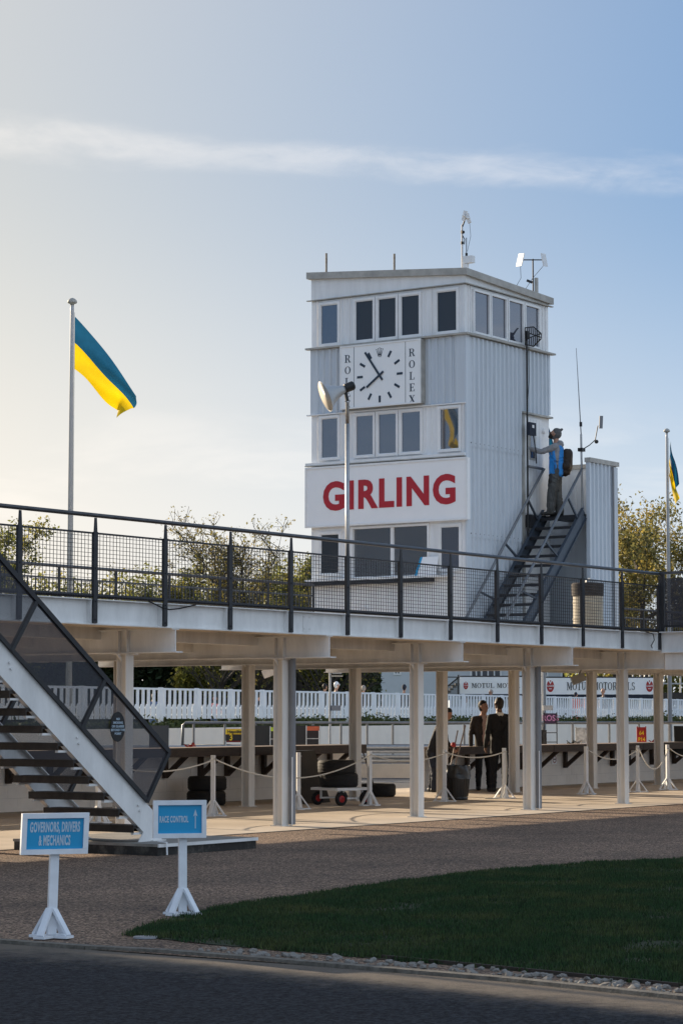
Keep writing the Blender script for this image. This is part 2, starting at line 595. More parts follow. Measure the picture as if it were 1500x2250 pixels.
def gravel_mat():
    m = bpy.data.materials.new('gravel')
    m.use_nodes = True
    N, L = m.node_tree.nodes, m.node_tree.links
    b = N['Principled BSDF']
    b.inputs['Roughness'].default_value = .85
    g = N.new('ShaderNodeNewGeometry')
    vo = N.new('ShaderNodeTexVoronoi')
    vo.inputs['Scale'].default_value = 62
    L.new(g.outputs['Position'], vo.inputs['Vector'])
    cr = N.new('ShaderNodeValToRGB')
    cr.color_ramp.elements[0].color = (.030, .020, .015, 1)
    cr.color_ramp.elements[1].color = (.50, .34, .23, 1)
    e = cr.color_ramp.elements.new(.5)
    e.color = (.165, .100, .064, 1)
    sp = N.new('ShaderNodeSeparateColor')
    L.new(vo.outputs['Color'], sp.inputs[0])
    L.new(sp.outputs[0], cr.inputs[0])
    nz = N.new('ShaderNodeTexNoise')
    nz.inputs['Scale'].default_value = .55
    nz.inputs['Detail'].default_value = 8
    L.new(g.outputs['Position'], nz.inputs['Vector'])
    mr = N.new('ShaderNodeMapRange')
    mr.inputs['From Min'].default_value = .3
    mr.inputs['From Max'].default_value = .7
    mr.inputs['To Min'].default_value = .62
    mr.inputs['To Max'].default_value = 1.2
    L.new(nz.outputs['Fac'], mr.inputs['Value'])
    mx = N.new('ShaderNodeMix')
    mx.data_type = 'RGBA'
    mx.blend_type = 'MULTIPLY'
    mx.inputs[0].default_value = 1
    L.new(cr.outputs[0], mx.inputs[6])
    L.new(mr.outputs[0], mx.inputs[7])
    L.new(mx.outputs[2], b.inputs['Base Color'])
    bp = N.new('ShaderNodeBump')
    bp.inputs['Strength'].default_value = 1.0
    bp.inputs['Distance'].default_value = .02
    bp.invert = True
    L.new(vo.outputs['Distance'], bp.inputs['Height'])
    L.new(bp.outputs[0], b.inputs['Normal'])
    MATS['gravel'] = m


gravel_mat()


def sunlit_edge(m):
    """sunlit strip painted into the asphalt colour along the road edge"""
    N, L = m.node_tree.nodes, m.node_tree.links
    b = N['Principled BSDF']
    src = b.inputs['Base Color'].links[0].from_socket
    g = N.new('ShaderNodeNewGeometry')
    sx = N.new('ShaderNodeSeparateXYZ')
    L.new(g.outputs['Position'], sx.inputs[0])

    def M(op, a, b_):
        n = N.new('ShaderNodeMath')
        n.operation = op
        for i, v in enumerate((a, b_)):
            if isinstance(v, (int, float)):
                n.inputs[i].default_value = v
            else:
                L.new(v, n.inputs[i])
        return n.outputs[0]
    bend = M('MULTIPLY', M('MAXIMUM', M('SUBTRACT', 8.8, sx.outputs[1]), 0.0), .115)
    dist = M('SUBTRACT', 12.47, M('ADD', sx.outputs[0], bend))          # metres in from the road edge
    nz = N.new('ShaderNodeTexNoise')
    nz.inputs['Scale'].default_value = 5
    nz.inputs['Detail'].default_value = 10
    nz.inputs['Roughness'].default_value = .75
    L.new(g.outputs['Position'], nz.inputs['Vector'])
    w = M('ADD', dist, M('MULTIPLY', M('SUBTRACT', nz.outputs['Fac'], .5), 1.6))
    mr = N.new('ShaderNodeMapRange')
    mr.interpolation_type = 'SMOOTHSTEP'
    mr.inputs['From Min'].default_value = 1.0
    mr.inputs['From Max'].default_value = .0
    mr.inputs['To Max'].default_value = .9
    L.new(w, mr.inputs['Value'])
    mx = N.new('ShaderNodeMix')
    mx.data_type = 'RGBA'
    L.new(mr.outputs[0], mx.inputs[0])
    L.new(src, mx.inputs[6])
    mx.inputs[7].default_value = (.17, .145, .12, 1)  # paler tone paints the sunlight on the road edge
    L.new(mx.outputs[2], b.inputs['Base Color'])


sunlit_edge(MATS['asphalt'])


def glass_mat(name, tint, refl, see):
    """window pane: mirror reflection of what is outside over a dark or clear body"""
    m = bpy.data.materials.new(name)
    m.use_nodes = True
    N, L = m.node_tree.nodes, m.node_tree.links
    b = N['Principled BSDF']
    b.inputs['Base Color'].default_value = (*tint, 1)
    b.inputs['Roughness'].default_value = .6
    gl = N.new('ShaderNodeBsdfGlossy')
    gl.inputs['Roughness'].default_value = .015
    gl.inputs['Color'].default_value = (.9, .93, 1, 1)
    fr = N.new('ShaderNodeFresnel')
    fr.inputs['IOR'].default_value = refl
    body = b.outputs[0]
    if see > 0:
        t = N.new('ShaderNodeBsdfTransparent')
        t.inputs['Color'].default_value = (.8, .85, .85, 1)
        s = N.new('ShaderNodeMixShader')
        s.inputs[0].default_value = see
        L.new(body, s.inputs[1])
        L.new(t.outputs[0], s.inputs[2])
        body = s.outputs[0]
    ms = N.new('ShaderNodeMixShader')
    L.new(fr.outputs[0], ms.inputs[0])
    L.new(body, ms.inputs[1])
    L.new(gl.outputs[0], ms.inputs[2])
    L.new(ms.outputs[0], N['Material Output'].inputs['Surface'])
    MATS[name] = m


glass_mat('pane_blue', (.006, .011, .030), 2.35, 0)
glass_mat('pane_dark', (.010, .014, .020), 1.42, 0)
glass_mat('pane_clear', (.03, .034, .038), 2.8, .8)


def perf_mat(name, col, pitch, hole, axis=0):
    m = bpy.data.materials.new(name)
    m.use_nodes = True
    N, L = m.node_tree.nodes, m.node_tree.links
    b = N['Principled BSDF']
    b.inputs['Base Color'].default_value = (*col, 1)
    b.inputs['Roughness'].default_value = .5
    g = N.new('ShaderNodeNewGeometry')
    mp = N.new('ShaderNodeMapping')
    mp.inputs['Scale'].default_value = (1 / pitch, 1 / pitch, 1 / pitch)
    L.new(g.outputs['Position'], mp.inputs['Vector'])
    vo = N.new('ShaderNodeTexVoronoi')
    vo.inputs['Scale'].default_value = 1
    vo.inputs['Randomness'].default_value = 0
    vo.voronoi_dimensions = '2D'
    sx = N.new('ShaderNodeSeparateXYZ')
    cx = N.new('ShaderNodeCombineXYZ')
    L.new(mp.outputs[0], sx.inputs[0])
    L.new(sx.outputs[axis], cx.inputs[0])
    L.new(sx.outputs[2], cx.inputs[1])
    L.new(cx.outputs[0], vo.inputs['Vector'])
    lt = N.new('ShaderNodeMath')
    lt.operation = 'LESS_THAN'
    lt.inputs[1].default_value = hole
    L.new(vo.outputs['Distance'], lt.inputs[0])
    t = N.new('ShaderNodeBsdfTransparent')
    ms = N.new('ShaderNodeMixShader')
    L.new(lt.outputs[0], ms.inputs[0])
    L.new(b.outputs[0], ms.inputs[1])
    L.new(t.outputs[0], ms.inputs[2])
    L.new(ms.outputs[0], N['Material Output'].inputs['Surface'])
    MATS[name] = m


perf_mat('perforated', (.030, .032, .045), .009, .31)
perf_mat('perforated_spur', (.030, .032, .045), .009, .31, 1)

rng = np.random.default_rng(7)
random.seed(7)

# ================================================================== SETTING
def sheet(name, pts, z, m, kind='structure'):
    mb = MB()
    mb.add([(x, y, z) for x, y in pts], [tuple(range(len(pts)))])
    o = mb.build(name, m)
    o['kind'] = kind
    return o


sheet('ground', [(-900, -900), (1500, -900), (1500, 1500), (-900, 1500)], -.03, 'far_grass')
EDGE_Y = 18.93
# gravel forecourt, road, lawn, concrete apron, pit lane
sheet('gravel_forecourt', [(12.46, -10), (70, -10), (70, EDGE_Y), (12.46, EDGE_Y)], -.008, 'gravel')
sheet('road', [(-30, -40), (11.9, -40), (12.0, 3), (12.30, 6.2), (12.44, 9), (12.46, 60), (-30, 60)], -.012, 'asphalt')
mb = MB().box(12, 75, EDGE_Y, 27.6, -.25, 0.0)
tag(mb.build('concrete_apron', 'concrete'), None, kind='structure')
tag(MB().box(12.5, 75, EDGE_Y - .045, EDGE_Y - .001, -.1, -.002).build('apron_shadow_line', 'edging'), None, kind='structure')  # dark strip stands in for the shadow gap between apron and gravel
mb = MB()
for x in np.arange(20.4, 60, 4.1):                    # saw-cut joints, recessed dark line strips
    mb.box(x, x + .012, EDGE_Y + .01, 26, .0005, .0025)
tag(mb.build('apron_joints', 'slab'), None, kind='structure')
# pit lane beyond the pit wall, with its painted line
sheet('pit_lane', [(0, 27.6), (140, 27.6), (140, 80), (0, 80)], -.004, 'pit_asphalt')
mb = MB()
a, b_ = Vector((*rd(-9, 55.6), 0)), Vector((*rd(14, 55.6), 0))
mb.bar(a + Vector((0, 0, .001)), b_ + Vector((0, 0, .001)), .12, .004)
tag(mb.build('lane_line', 'line_white'), None, kind='structure')
# road edge: worn kerb strip, flints, timber edging
KP = [(12.50, 14.0), (12.50, 10.6), (12.58, 9.97), (12.50, 8.74), (12.40, 7.35), (12.16, 6.06), (11.95, 4.6), (11.8, 3)]
mb = MB()
for i in range(len(KP) - 1):
    mb.bar((*KP[i], -.004), (*KP[i + 1], -.004), .09, .03)
tag(mb.build('kerb_strip', 'kerb'), None, kind='structure')
LAWN = [(13.35, 11.0), (14.0, 11.35), (14.93, 11.68), (16.0, 11.95), (16.9, 12.1), (18, 12.25), (19.1, 12.33), (20.1, 12.42), (21, 12.42), (22.3, 12.2), (24, 11.6), (30, 9.5), (34, 2), (12.3, 2),
        (12.35, 4.6), (12.60, 6.2), (12.85, 7.6), (13.0, 9.0), (13.12, 10.0)]
lawn = sheet('lawn', LAWN, -.002, 'grass_soil')
mb = MB()
for p, q in (((13.02, 8.6), (12.86, 7.6)), ((12.855, 7.58), (12.60, 6.2)), ((12.60, 6.18), (12.34, 4.6))):
    mb.bar((*p, -.010), (*q, -.010), .022, .055)
tag(mb.build('timber_edging', 'edging'), None, kind='structure')


def in_poly(x, y, P):
    c = np.zeros(len(x), bool)
    j = len(P) - 1
    for i in range(len(P)):
        xi, yi = P[i]
        xj, yj = P[j]
        t = ((yi > y) != (yj > y)) & (x < (xj - xi) * (y - yi) / (yj - yi + 1e-12) + xi)
        c ^= t
        j = i
    return c


def grass():
    n = 420000
    d = np.sqrt(rng.uniform(11.0 ** 2, 26.5 ** 2, n))
    r = rng.uniform(-.13, .165, n) * d
    s, c = math.sin(YAW), math.cos(YAW)
    x, y = r * s + d * c, -r * c + d * s
    jx = np.array([mnoise.noise((a * 3.1, b * 3.1, 7.7)) for a, b in zip(x, y)])
    k = in_poly(x + jx * .16, y + np.roll(jx, 1) * .10 + jx * .12, LAWN)
    # thin, worn blades along the edges
    x, y = x[k], y[k]
    n = len(x)
    pat = np.array([mnoise.noise((a * .9, b * .9, 3.1)) for a, b in zip(x[::1], y[::1])])
    worn = np.array([mnoise.noise((a * 2.3, b * 2.3, 11.)) for a, b in zip(x, y)])
    keep = rng.random(n) < np.clip(.9 + .9 * pat - np.maximum(0, worn - .25) * 2.2, .12, 1)
    x, y, pat = x[keep], y[keep], pat[keep]
    n = len(x)
    h = rng.uniform(.018, .042, n) * (1 + .5 * pat)
    a = rng.uniform(0, 2 * math.pi, n)
    w = rng.uniform(.0035, .007, n)
    la, ll = rng.uniform(0, 2 * math.pi, n), rng.uniform(.0, .022, n)
    V = np.zeros((n, 3, 3))
    V[:, 0] = np.stack([x - w * np.cos(a), y - w * np.sin(a), np.full(n, -.003)], 1)
    V[:, 1] = np.stack([x + w * np.cos(a), y + w * np.sin(a), np.full(n, -.003)], 1)
    V[:, 2] = np.stack([x + ll * np.cos(la), y + ll * np.sin(la), h], 1)
    return tri_mesh('lawn_grass', V.reshape(-1, 3), 3)


def tri_mesh(name, V, k):
    n = len(V)
    me = bpy.data.meshes.new(name)
    me.vertices.add(n)
    me.vertices.foreach_set('co', V.astype(np.float32).ravel())
    me.loops.add(n)
    me.loops.foreach_set('vertex_index', np.arange(n, dtype=np.int32))
    me.polygons.add(n // k)
    me.polygons.foreach_set('loop_start', np.arange(0, n, k, dtype=np.int32))
    me.polygons.foreach_set('loop_total', np.full(n // k, k, np.int32))
    me.update()
    return me


gm = grass()
gm.materials.append(MATS['grass'])
tag(link('lawn_grass', gm), 'short dark green mown grass of the lawn in shade', 'grass', kind='stuff')

# flint edging between kerb and lawn
def rock_mesh(seed):
    bm = bmesh.new()
    bmesh.ops.create_icosphere(bm, subdivisions=1, radius=1)
    for v in bm.verts:
        q = v.co * 1.3 + Vector((seed * 3.1, 0, 0))
        v.co *= 1 + .38 * mnoise.noise(q)
        v.co.z *= .7
    me = bpy.data.meshes.new('stone')
    bm.to_mesh(me)
    bm.free()
    me.materials.append(MATS['flint'])
    return me


rocks = [rock_mesh(i) for i in range(7)]
strip = MB().add([(12.62, 10.0, -.004), (12.55, 8.8, -.004), (12.45, 7.35, -.004), (12.2, 6.06, -.004), (11.98, 4.6, -.004), (12.33, 4.6, -.004), (12.58, 6.2, -.004), (12.84, 7.6, -.004), (12.98, 9, -.004), (13.1, 10, -.004)],
                 [tuple(range(10))]).build('flint_edging', 'gravel')
strip['kind'] = 'structure'
tt = rng.random(285)
for i, t in enumerate(sorted(tt)):
    t = t ** .8
    y = 9.9 - t * 5.2
    xa = np.interp(y, [4.6, 6.06, 7.35, 8.74, 10], [12.0, 12.23, 12.47, 12.58, 12.66])
    xb = np.interp(y, [4.6, 6.2, 7.6, 9, 10], [12.3, 12.56, 12.81, 12.95, 13.05])
    if y > 8.9:
        xb = xa + (xb - xa) * .8
    o = link('stone', rocks[i % 7], strip)
    s = random.uniform(.010, .030)
    if i % 23 == 0:
        s *= 1.5
    o.location = (random.uniform(xa + .03, xb), y, s * .12)
    o.scale = (s * random.uniform(.8, 1.5), s * random.uniform(.8, 1.3), s)
    o.rotation_euler = (random.uniform(-.4, .4), random.uniform(-.4, .4), random.uniform(0, 6))

# ================================================================== RAISED WALKWAY
GY = 19.0                     # front girder plane
DX0, DX1, DY1 = 14.1, 64.0, 26.0
XS = 37.3                     # where the spur leaves to the right
ww = thing('raised_walkway', 'long raised steel walkway with wire mesh railing above the pit counter', 'walkway', (30, 19.4, 0))
# boards of the deck
for i, y in enumerate(np.arange(GY + .12, DY1 - .02, .233)):
    y1 = min(y + .225, DY1 - .02)
    if y1 - y > .05:
        MB().box(DX0, DX1, y, y1, 2.70 + .004 * (i % 2), 2.93).build('deck_board', 'soffit', ww)


def girder(x0, x1, y, z0=2.62, z1=2.93, name='girder', m='steel_white'):
    mb = MB()
    mb.box(x0, x1, y - .006, y + .006, z0 + .014, z1 - .012)
    mb.box(x0, x1, y - .075, y + .075, z0, z0 + .014)
    mb.box(x0, x1, y - .075, y + .075, z1 - .012, z1)
    return mb.build(name, m, ww)


girder(DX0, XS, GY)
girder(XS + .1, DX1, GY + .02)
girder(DX0, DX1, DY1, name='far_girder', m='steel_cream')
mbs = MB()
posts_x = [21.02 + 1.353 * i for i in range(-5, 13)]
for x in posts_x:
    mbs.box(x - .055, x - .045, GY - .072, GY - .006, 2.636, 2.917)
    mbs.box(x + .052, x + .062, GY - .072, GY - .006, 2.636, 2.917)
mbs.each('stiffener', 'steel_white', ww)
# joint plates on the girder
for x in (26.9, 33.2):
    p = MB().box(x - .09, x + .09, GY - .014, GY - .0062, 2.66, 2.90)
    for sx in (-.06, .06):
        for z in (2.70, 2.86):
            p.box(x + sx - .011, x + sx + .011, GY - .024, GY - .0142, z - .011, z + .011)
    p.build('splice_plate', 'steel_white', ww)
CX = [14.4, 23.96 - 6.8, 23.96 - 3.4, 23.96, 27.36, 30.85, 34.22, 37.45]


def hcol(x, y, z1, w=.077, m='steel_cream', name='column'):
    """H-section column: two flanges and a web; the open side faces the walkway's length"""
    mb = MB()
    mb.box(x - w, x + w, y - w, y - w + .016, 0, z1)
    mb.box(x - w, x + w, y + w - .016, y + w, 0, z1)
    mb.box(x - .008, x + .008, y - w + .016, y + w - .016, 0, z1)
    o = mb.build(name, m, ww)
    q = MB()
    q.box(x - w - .04, x + w + .04, y - w - .04, y + w + .04, z1, z1 + .015)
    for s in (-1, 1):
        q.prism([(0, 0), (.09, 0), (0, -.09)], (x + s * w, y - .006, z1), (s, 0, 0), (0, 0, 1), (0, 1, 0), .012)
    q.box(x - w - .03, x + w + .03, y - w - .03, y + w + .03, 0, .012)
    q.build('cap_plate', m, o)
    return o


for x in CX:
    hcol(x, 19.75, 2.30)
    # cross beam from the girder back across the deck
    mb = MB()
    mb.box(x - .006, x + .006, GY - .07, DY1, 2.33, 2.61)
    mb.box(x - .07, x + .07, GY - .13, DY1, 2.316, 2.33)
    mb.box(x - .07, x + .07, GY - .07, DY1, 2.606, 2.6195)
    mb.build('cross_beam', 'steel_white', ww)
    for yy in (19.68, 19.82):
        MB().box(x - .066, x - .007, yy - .006, yy + .006, 2.331, 2.605).build('web_plate', 'steel_cream', ww)
BX = [29.4, 32.75, 35.95, 38.87, 41.55, 44.75, 47.8, 51.0]
for x in BX:
    hcol(x, 24.32, 2.42, .080)
MB().box(DX0, DX1, 24.22, 24.42, 2.436, 2.60).build('rear_beam', 'steel_cream', ww)
MB().box(DX0, DX1, 21.3, 21.42, 2.42, 2.56).build('purlin', 'steel_cream', ww)
MB().box(DX0, DX1, 22.9, 23.0, 2.45, 2.60).build('purlin', 'steel_cream', ww)
MB().box(DX0, DX1, 20.15, 20.27, 2.50, 2.66).build('purlin', 'steel_cream', ww)
MB().box(DX0, DX1, 25.6, 25.7, 2.44, 2.60).build('purlin', 'steel_cream', ww)
for x in (30.2, 33.4, 36.4, 40.0, 43.6, 46.6, 49.4):
    MB().box(x, x + 1.5, 24.75, 24.85, 2.40, 2.44).build('tube_light', 'tube_light', ww)
# downpipes beside two of the columns
for x in (27.36, 34.22):
    px_, py_ = x + .10, 19.63
    mb = MB().tube([(px_, py_, 0.02), (px_, py_, 2.62)], .048, 14)
    mb.lathe([(.055, 0), (.055, .06)], (px_, py_, 2.52), n=14)
    mb.build('downpipe', 'pipe_grey', ww, smooth=False)
    MB().tube([(px_ - .062, py_ - .045, .01), (px_ - .062, py_ - .045, .95)], .008, 6).build('conduit', 'frame_white', ww)


def rail_run(p0, p1, n, parent, near=True, mesh=True, z0=2.95, zt=3.94):
    p0, p1 = Vector((*p0, 0)), Vector((*p1, 0))
    d = (p1 - p0)
    ln = d.length
    d.normalize()
    nrm = Vector((d.y, -d.x, 0))
    for i in range(n + 1):
        p = p0 + d * (ln * i / n)
        mb = MB()
        if near:
            mb.obox(p + nrm * .083 + Vector((0, 0, (2.64 + 3.74) / 2)), (d, nrm, (0, 0, 1)), (.038, .011, .55))
            mb.obox(p + nrm * .05 + Vector((0, 0, (2.95 + 3.74) / 2)), (d, nrm, (0, 0, 1)), (.006, .022, .395))
            mb.prism([(-.03, 0), (.03, 0), (.018, .17), (-.018, .17)], p + nrm * .076 + Vector((0, 0, 3.74)), d, (0, 0, 1), nrm, .014)
            for z in (2.68, 2.9, 3.3):
                mb.obox(p + nrm * .098 + Vector((0, 0, z)), (d, nrm, (0, 0, 1)), (.010, .005, .010))
        else:
            mb.obox(p + Vector((0, 0, (2.7 + zt) / 2)), (d, nrm, (0, 0, 1)), (.03, .008, (zt - 2.7) / 2))
        mb.build('rail_post', 'dark_metal', parent)
    c = .083 if near else 0
    MB().tube([p0 + nrm * c + Vector((0, 0, zt)), p1 + nrm * c + Vector((0, 0, zt))], .027, 10).build('top_rail', 'rail_grey', parent, smooth=True)
    w = MB()
    for i in range(n):
        a, b = p0 + d * (ln * i / n + .045), p0 + d * (ln * (i + 1) / n - .045)
        L = (b - a).length
        if near:
            f = MB()
            o = nrm * .062
            f.bar(a + o + Vector((0, 0, 3.725)), b + o + Vector((0, 0, 3.725)), .022, .022)
            f.each('panel_rail', 'dark_metal', parent)
            tb = MB()
            k = int(L / .03)
            pts, rs = [], []
            for j in range(k * 2 + 1):
                pts.append(a + o + d * (L * j / (k * 2)) + Vector((0, 0, 2.965)))
                rs.append(.030 if j % 2 else .024)
            tb.tube(pts, rs, 8)
            tb.build('bottom_conduit', 'dark_metal', parent)
            g = MB()
            nv = 20
            for j in range(1, nv):
                q = a + o + d * (L * j / nv)
                g.bar(q + Vector((0, 0, 2.98)), q + Vector((0, 0, 3.72)), .0055, .0055)
            for j in range(1, 15):
                z = 2.98 + j * .0505
                g.bar(a + o + nrm * .004 + Vector((0, 0, z)), b + o + nrm * .004 + Vector((0, 0, z)), .0055, .0055)
            tag(g.build('wire_mesh', 'dark_metal', parent), None, kind='stuff')
        else:
            f = MB()
            f.bar(a + Vector((0, 0, zt - .2)), b + Vector((0, 0, zt - .2)), .014, .03)
            f.bar(a + Vector((0, 0, 3.02)), b + Vector((0, 0, 3.02)), .014, .03)
            f.each('panel_rail', 'rail_grey', parent)
            g = MB()
            for j in range(1, 13):
                q = a + d * (L * j / 13)
                g.bar(q + Vector((0, 0, 3.03)), q + Vector((0, 0, zt - .21)), .011, .011)
            tag(g.build('baluster_set', 'rail_grey', parent), None, kind='stuff')


rail_run((posts_x[0], GY), (posts_x[-1], GY), len(posts_x) - 1, ww)
rail_run((24.0, DY1 - .1), (36.9, DY1 - .1), 9, ww, near=False)
rail_run((44.3, DY1 - .1), (62, DY1 - .1), 12, ww, near=False)

tag(MB().tube([(23.4, 18.915, 2.94), (23.65, 18.91, 2.87), (23.8, 18.91, 2.85), (24.0, 18.91, 2.87), (24.35, 18.915, 2.93)], .009, 5).build('slack_cable', 'black'), 'slack black cable looped under the left railing', 'cable')
tag(MB().tube([(36.75, 18.915, 2.93), (37.0, 18.91, 2.90), (37.02, 18.90, 2.80), (36.9, 18.90, 2.70), (36.95, 18.905, 2.66)], .009, 5).build('slack_cable', 'black'), 'black cable hanging over the girder near the walkway corner', 'cable')

# spur that leaves the walkway to the right, with perforated panels
sp = thing('walkway_spur', 'walkway branch at right edge with dark perforated sheet railing', 'walkway', (XS, 18, 0))
mb = MB()
mb.box(XS - .006, XS + .006, 12, GY - .1, 2.60, 2.93)
mb.box(XS - .075, XS + .075, 12, GY - .1, 2.585, 2.60)
mb.box(XS - .10, XS + .075, 12, GY - .1, 2.93, 2.945)
mb.build('girder', 'steel_white', sp)
MB().box(XS + .08, XS + 2.5, 12, GY - .12, 2.72, 2.92).build('deck', 'soffit', sp)
MB().box(XS + .01, XS + .03, 12.2, 18.85, 2.30, 2.58).build('edge_beam', 'steel_white', sp)
for y in (18.86, 17.5, 16.1, 14.7, 13.3):
    MB().box(XS - .05, XS - .01, y - .035, y + .035, 2.95, 3.93).build('rail_post', 'dark_metal', sp)
MB().box(XS - .055, XS - .005, 12, 18.9, 3.931, 3.975).build('top_rail', 'rail_grey', sp)
MB().box(XS - .035, XS - .03, 12, 18.82, 3.06, 3.86).build('perforated_panel', 'perforated_spur', sp)
MB().box(XS - .05, XS - .015, 12, 18.82, 3.02, 3.058).build('bottom_rail', 'dark_metal', sp)
for y in (14.0, 12.3):
    MB().box(XS - .1, XS + .1, y - .1, y + .1, 0, 2.58).build('column', 'steel_cream', sp)

# ------------------------------------------------------------------ stair flight up to the walkway (left foreground)
st = thing('steel_staircase', 'white steel stair flight with dark perforated side panels rising at left', 'staircase', (21.5, 17.8, 0))
SX0, SZ0 = 21.46, .12
RISE, RUN = .186, .2575
SL = Vector((-RUN, 0, RISE)).normalized()
NP = Vector((RISE, 0, RUN)).normalized()          # perpendicular to the flight, upwards
for yy, sgn in ((17.25, -1), (18.37, 1)):
    mb = MB()
    base = Vector((21.44, yy, .10))
    top = base + SL * 4.75
    c = NP * .145
    # channel: web with two flanges
    mb.bar(base + c, top + c, .012, .29, up=NP)
    mb.bar(base + NP * .006 + Vector((0, sgn * -.03, 0)), top + NP * .006 + Vector((0, sgn * -.03, 0)), .06, .012, up=NP)
    mb.bar(base + NP * .284 + Vector((0, sgn * -.03, 0)), top + NP * .284 + Vector((0, sgn * -.03, 0)), .06, .012, up=NP)
    # levelled foot
    mb.prism([(-.28, .02), (.13, .02), (.13, .27), (.0, .36)], (21.46, yy - .0065, .10), (1, 0, 0), (0, 0, 1), (0, 1, 0), .013)
    mb.box(21.39, 21.62, yy - .05, yy + .05, .121, .133)
    mb.build('stringer', 'steel_white', st)
    # balustrade frame: rectangle tilted with the flight
    o = Vector((0, sgn * .03, 0))
    lo = base + NP * .305 + SL * .40
    tl = 4.2
    fr = MB()
    hgt = .66
    fr.bar(lo + o, lo + SL * tl + o, .03, .045, up=NP)
    fr.bar(lo + NP * hgt + o, lo + NP * hgt + SL * tl + o, .045, .055, up=NP)
    for k, s in enumerate((0, 1.40, 2.80, 4.2)):
        fr.bar(lo + SL * s + o - NP * .02, lo + SL * s + NP * hgt + o, .04, .05, up=SL)
    fr.build('balustrade_frame', 'dark_metal', st)
    for k, s in enumerate((0, 1.40, 2.80)):
        a = lo + SL * (s + .03) + NP * .025 + o
        b = a + SL * 1.34
        pm = MB()
        pm.add([a, b, b + NP * (hgt - .05), a + NP * (hgt - .05)], [(0, 1, 2, 3)])
        pm.build('perforated_panel', 'perforated', st)
    bl = MB()
    for s in (.45, 1.75, 3.1):
        q = base + SL * s + NP * .17
        for e in (-.03, .03):
            bl.lathe([(.016, 0), (.016, .02)], q + SL * e + NP * e * .6 + Vector((0, sgn * .006, 0)), (0, sgn, 0), n=8)
    tag(bl.build('bolt_heads', 'steel_white', st), None, kind='stuff')
for i in range(15):
    x = SX0 - .02 - RUN * (i + .72)
    z = SZ0 + RISE * (i + 1) - .03
    t = MB()
    t.box(x - .15, x + .12, 17.26, 18.36, z - .006, z + .030)
    t.box(x + .105, x + .12, 17.262, 18.358, z - .05, z - .0062)
    t.box(x - .15, x - .135, 17.262, 18.358, z - .05, z - .0062)
    o = t.build('tread', 'tread', st)
    bk = MB()
    for yy in (17.30, 18.32):
        bk.box(x - .12, x + .09, yy - .02, yy + .02, z - .075, z - .0505)
    bk.each('tread_bracket', 'steel_white', o)
MB().box(16.2, 17.7, 17.2, 18.9, 2.72, 2.93).build('top_landing', 'steel_white', st)
for x in (16.3, 17.6):
    MB().box(x - .06, x + .06, 17.25, 17.37, 0, 2.72).build('landing_post', 'steel_white', st)
slab = thing('stair_plinth', 'low concrete plinth with dark weathered edges under the stair foot', 'plinth', (21.8, 17.6, 0))
MB().box(20.94, 22.78, 16.78, 18.90, .09, .12).build('plinth_top', 'slab', slab)
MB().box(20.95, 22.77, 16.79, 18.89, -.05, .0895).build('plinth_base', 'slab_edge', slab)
MB().box(20.94, 22.78, 16.765, 16.7795, .085, .1205).build('painted_edge', 'steel_white', slab)
tag(MB().tube([(21.1, 16.9, .14), (21.05, 16.74, .135), (21.05, 16.735, 0)], .010, 6).build('cable_conduit', 'frame_white'), 'white plastic conduit bent over the plinth edge', 'conduit')
# oval notice on the stair panel
nt = thing('notice_disc', 'black oval no smoking notice fixed to the stair panel', 'sign', (20.76, 17.2, 1.4))
pc = Vector((20.745, 17.196, 1.405))
MB().prism([(.125 * math.cos(t), .165 * math.sin(t)) for t in np.linspace(0, 2 * math.pi, 29)[:-1]], pc, (1, 0, 0), (0, 0, 1), (0, 1, 0), .008).build('disc', 'black', nt)
place_txt(txt('NO\nSMOKING\nOR GLASSES\nBEYOND THIS\nPOINT', .036, .0006, 1, .001, spacing=1.08, line=1.12), 'lettering', 'letter_pale', pc + Vector((0, -.003, .004)), (1, 0, 0), (0, 0, 1), nt)

# ================================================================== CONTROL TOWER
TX0, TY0, TX1, TY1 = 40.08, 24.5, 43.4, 28.2
tw = thing('control_tower', 'white clad control tower with banded windows standing above the walkway', 'tower', (41.7, 26.3, 2.95))


def roof_z(x, y):
    return 10.26 + .078 * (y - TY0) - .033 * (x - TX0)


# core walls: upper storeys solid, lowest storey with a real window opening
core = MB()
core.box(TX0 + .03, TX1, TY0 + .03, TY1, 5.28, 9.96)
core.build('wall', 'tower_white', tw)
fz = MB()
vs = []
e = .0
for x, y in ((TX0 + .01, TY0 + .01), (TX1 + .0, TY0 + .01), (TX1 + .0, TY1), (TX0 + .01, TY1)):
    vs += [(x, y, 9.965), (x, y, roof_z(x, y) - .10)]
fz.add(vs, [(0, 2, 3, 1), (2, 4, 5, 3), (4, 6, 7, 5), (6, 0, 1, 7), (1, 3, 5, 7), (0, 6, 4, 2)])
fz.build('fascia', 'tower_white', tw)
ro = MB()
O = .07
vs = []
for x, y in ((TX0 - O, TY0 - O), (TX1 + O, TY0 - O), (TX1 + O, TY1 + O), (TX0 - O, TY1 + O)):
    vs += [(x, y, roof_z(x, y) - .13), (x, y, roof_z(x, y) + .005)]
ro.add(vs, [(0, 2, 3, 1), (2, 4, 5, 3), (4, 6, 7, 5), (6, 0, 1, 7), (1, 3, 5, 7), (0, 6, 4, 2)])
ro.build('roof', 'trim_grey', tw)
